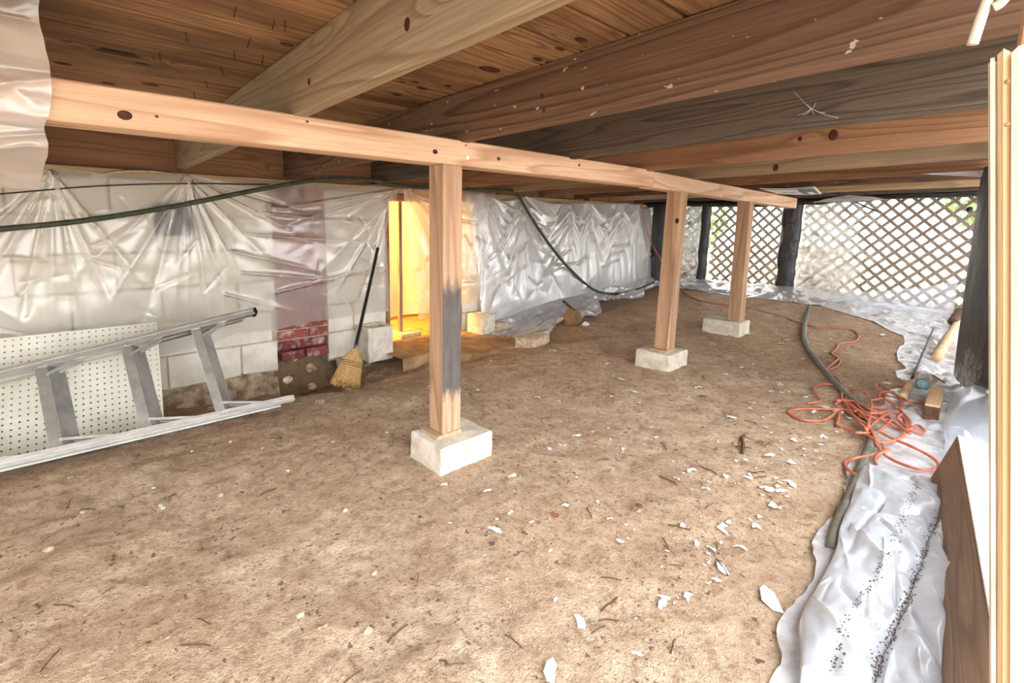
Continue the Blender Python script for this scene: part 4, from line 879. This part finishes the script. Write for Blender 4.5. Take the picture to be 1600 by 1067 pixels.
# ------------------------------------------------------------------ litter on the dirt
flk = [scrap_mesh('plastic_flake', 50+i, 1.) for i in range(6)]
for m in flk: m.materials.append(M_FLAKE)
big = [(862, 1047, .026, 'larger white scrap of plastic on the dirt near the bottom edge'), (695, 757, .02, 'pale grey flat scrap on the dirt in front of the nearest pier block'), (800, 743, .02, 'crumpled white and red scrap on the dirt right of the nearest pier block'), (1205, 935, .04, 'long white torn strip beside the folded plastic'), (250, 790, .014, 'small white pebble-like scrap on the left dirt'), (1067, 820, .018, 'white scrap lying alone on the middle dirt'), (672, 603, .016, 'white scrap left of the nearest post by the sill')]
for px, py, s, lab in big:
    q = fl(px, py, .006); o = bpy.data.objects.new('plastic_scrap', random.choice(flk)); COL.objects.link(o); place(o, Matrix.Translation(q) @ Matrix.Rotation(random.uniform(0, 6), 4, 'Z') @ Matrix.Scale(s, 4)); tag(o, lab, 'scrap')
cnt = 0
while cnt < 270:
    t = random.random()
    if t < .55: px, py = random.gauss(1250, 90), random.uniform(520, 1050)
    else: px, py = random.uniform(700, 1330), random.uniform(480, 1060)
    q = fl(px, py, .004)
    if not (-2.3 < q[0] < -.3+.0*q[1] and .8 < q[1] < 5.4) or (q[0] > -.42 and q[1] < 3): continue
    s = random.choice((.004, .005, .006, .008, .01, .013, .02))*(1+.25*q[1]/2); o = bpy.data.objects.new('plastic_flake', random.choice(flk)); COL.objects.link(o)
    place(o, Matrix.Translation(q) @ Matrix.Rotation(random.uniform(0, 6), 4, 'Z') @ Matrix.Scale(s, 4)); L_ = lambda t_: tag(o, t_, 'flake', 'white flakes on the dirt')
    if s > .02: L_('larger curled white flake of plastic, dirt '+('beyond the middle post' if q[1] > 2.9 else 'in the right foreground' if q[0] > -1.0 else 'in the middle foreground'))
    elif q[1] > 3.6: L_('tiny white flake on the dirt beyond the middle post')
    elif q[0] > -.75: L_('tiny white flake on the dirt close to the hose and folded plastic')
    elif q[1] > 2.2: L_('tiny white flake on the dirt between the nearest and middle posts')
    else: L_('tiny white flake on the open dirt in the foreground')
    cnt += 1
tw = []
for i in range(4):
    a = random.uniform(-.3, .3); v, f = tube_vf(catmull([(-.5, 0, 0), (-.1, .06*a, .04), (.2, -.1*a, .02), (.5, .2*a, 0)], 3), .035, 4); m = mesh('twig', v, f); m.materials.append(M_TWIG); tw.append(m)
for i in range(90):
    px, py = (random.gauss(1180, 120), random.uniform(520, 1050)) if i % 3 else (random.uniform(60, 1250), random.uniform(680, 1060))
    q = fl(px, py, .004)
    if q[0] > -.4 or q[0] < -2.3: continue
    o = bpy.data.objects.new('twig', random.choice(tw)); COL.objects.link(o); place(o, Matrix.Translation(q) @ Matrix.Rotation(random.uniform(0, 6), 4, 'Z') @ Matrix.Scale(random.uniform(.02, .07), 4)); tag(o, 'short dark brown twig on the dirt '+('left of the nearest post' if q[0] < -1.4 else 'in the right foreground' if q[1] < 2.2 else 'toward the lattice wall'), 'twig', 'twigs on the dirt')
q = fl(1160, 693, .006); o = bpy.data.objects.new('twig', tw[1]); COL.objects.link(o); place(o, Matrix.Translation(q) @ Matrix.Rotation(1.9, 4, 'Z') @ Matrix.Scale(.2, 4)); tag(o, 'longest dark twig lying on the dirt left of the cord tangle', 'twig')
for i, (px, py) in enumerate(((868, 805), (1190, 690), (270, 775), (215, 712), (318, 728), (270, 665), (1000, 790))):
    q = fl(px, py, .004); o = link('dead_leaf', scrap_mesh('dead_leaf', 90+i, .02), M_LEAFD, Matrix.Translation(q) @ Matrix.Rotation(i, 4, 'Z')); tag(o, 'curled brown dead leaf lying on the dirt', 'leaf', 'dead leaves on the dirt')
for i, (px, py) in enumerate(((110, 745), (255, 793), (240, 762), (345, 773), (540, 797), (605, 675), (75, 858), (470, 960), (585, 895), (60, 690), (130, 800), (410, 700), (520, 690), (690, 720), (360, 690), (300, 705), (450, 735), (575, 985))):
    q = fl(px, py, .003); r_ = random.uniform(.005, .011); rock('pebble', q, (r_, r_*1.3, r_*.8), M_STONE if i % 3 else M_FOOT, 'pale pebble on the dirt '+('near the ladder' if py < 710 else 'in the left foreground'), 'pebble', 'pebbles on the left dirt', seed=60+i)
# soil crumbs: nobody could count them
V, Fc = [], []
N = 16000
cxs = np.concatenate([rng.uniform(-3.0, -.35, N//2), rng.uniform(-3.05, -2.3, N//4), rng.uniform(-2.2, -.4, N//4)]); cys = np.concatenate([rng.uniform(.0, 5.3, N//2), rng.uniform(.0, 4.5, N//4), rng.uniform(.3, 2.8, N//4)])
czs = FZd(cxs, cys); cr_ = rng.gamma(2., .0009, len(cxs))+.001; cr_ *= np.where(cxs < -2.35, 1.8, 1)
for x, y, z, r in zip(cxs, cys, czs, np.minimum(cr_, .011)):
    k = len(V); a = rng.uniform(.7, 1.3, 6)*r
    V += [(x+a[0], y, z), (x, y+a[1], z), (x-a[2], y, z), (x, y-a[3], z), (x+a[5]*.2, y, z+a[4]*.5), (x, y, z-r)]
    Fc += [(k, k+1, k+4), (k+1, k+2, k+4), (k+2, k+3, k+4), (k+3, k, k+4)]
M_CRUMB = plain('soil_crumb', srgb(172, 144, 116), srgb(112, 88, 68), .95, 3, .3, rnd=False)
tag(link('soil_crumbs', mesh('soil_crumbs', V, Fc), M_CRUMB), 'loose soil crumbs and grit over the dirt floor', 'soil', kind='stuff')
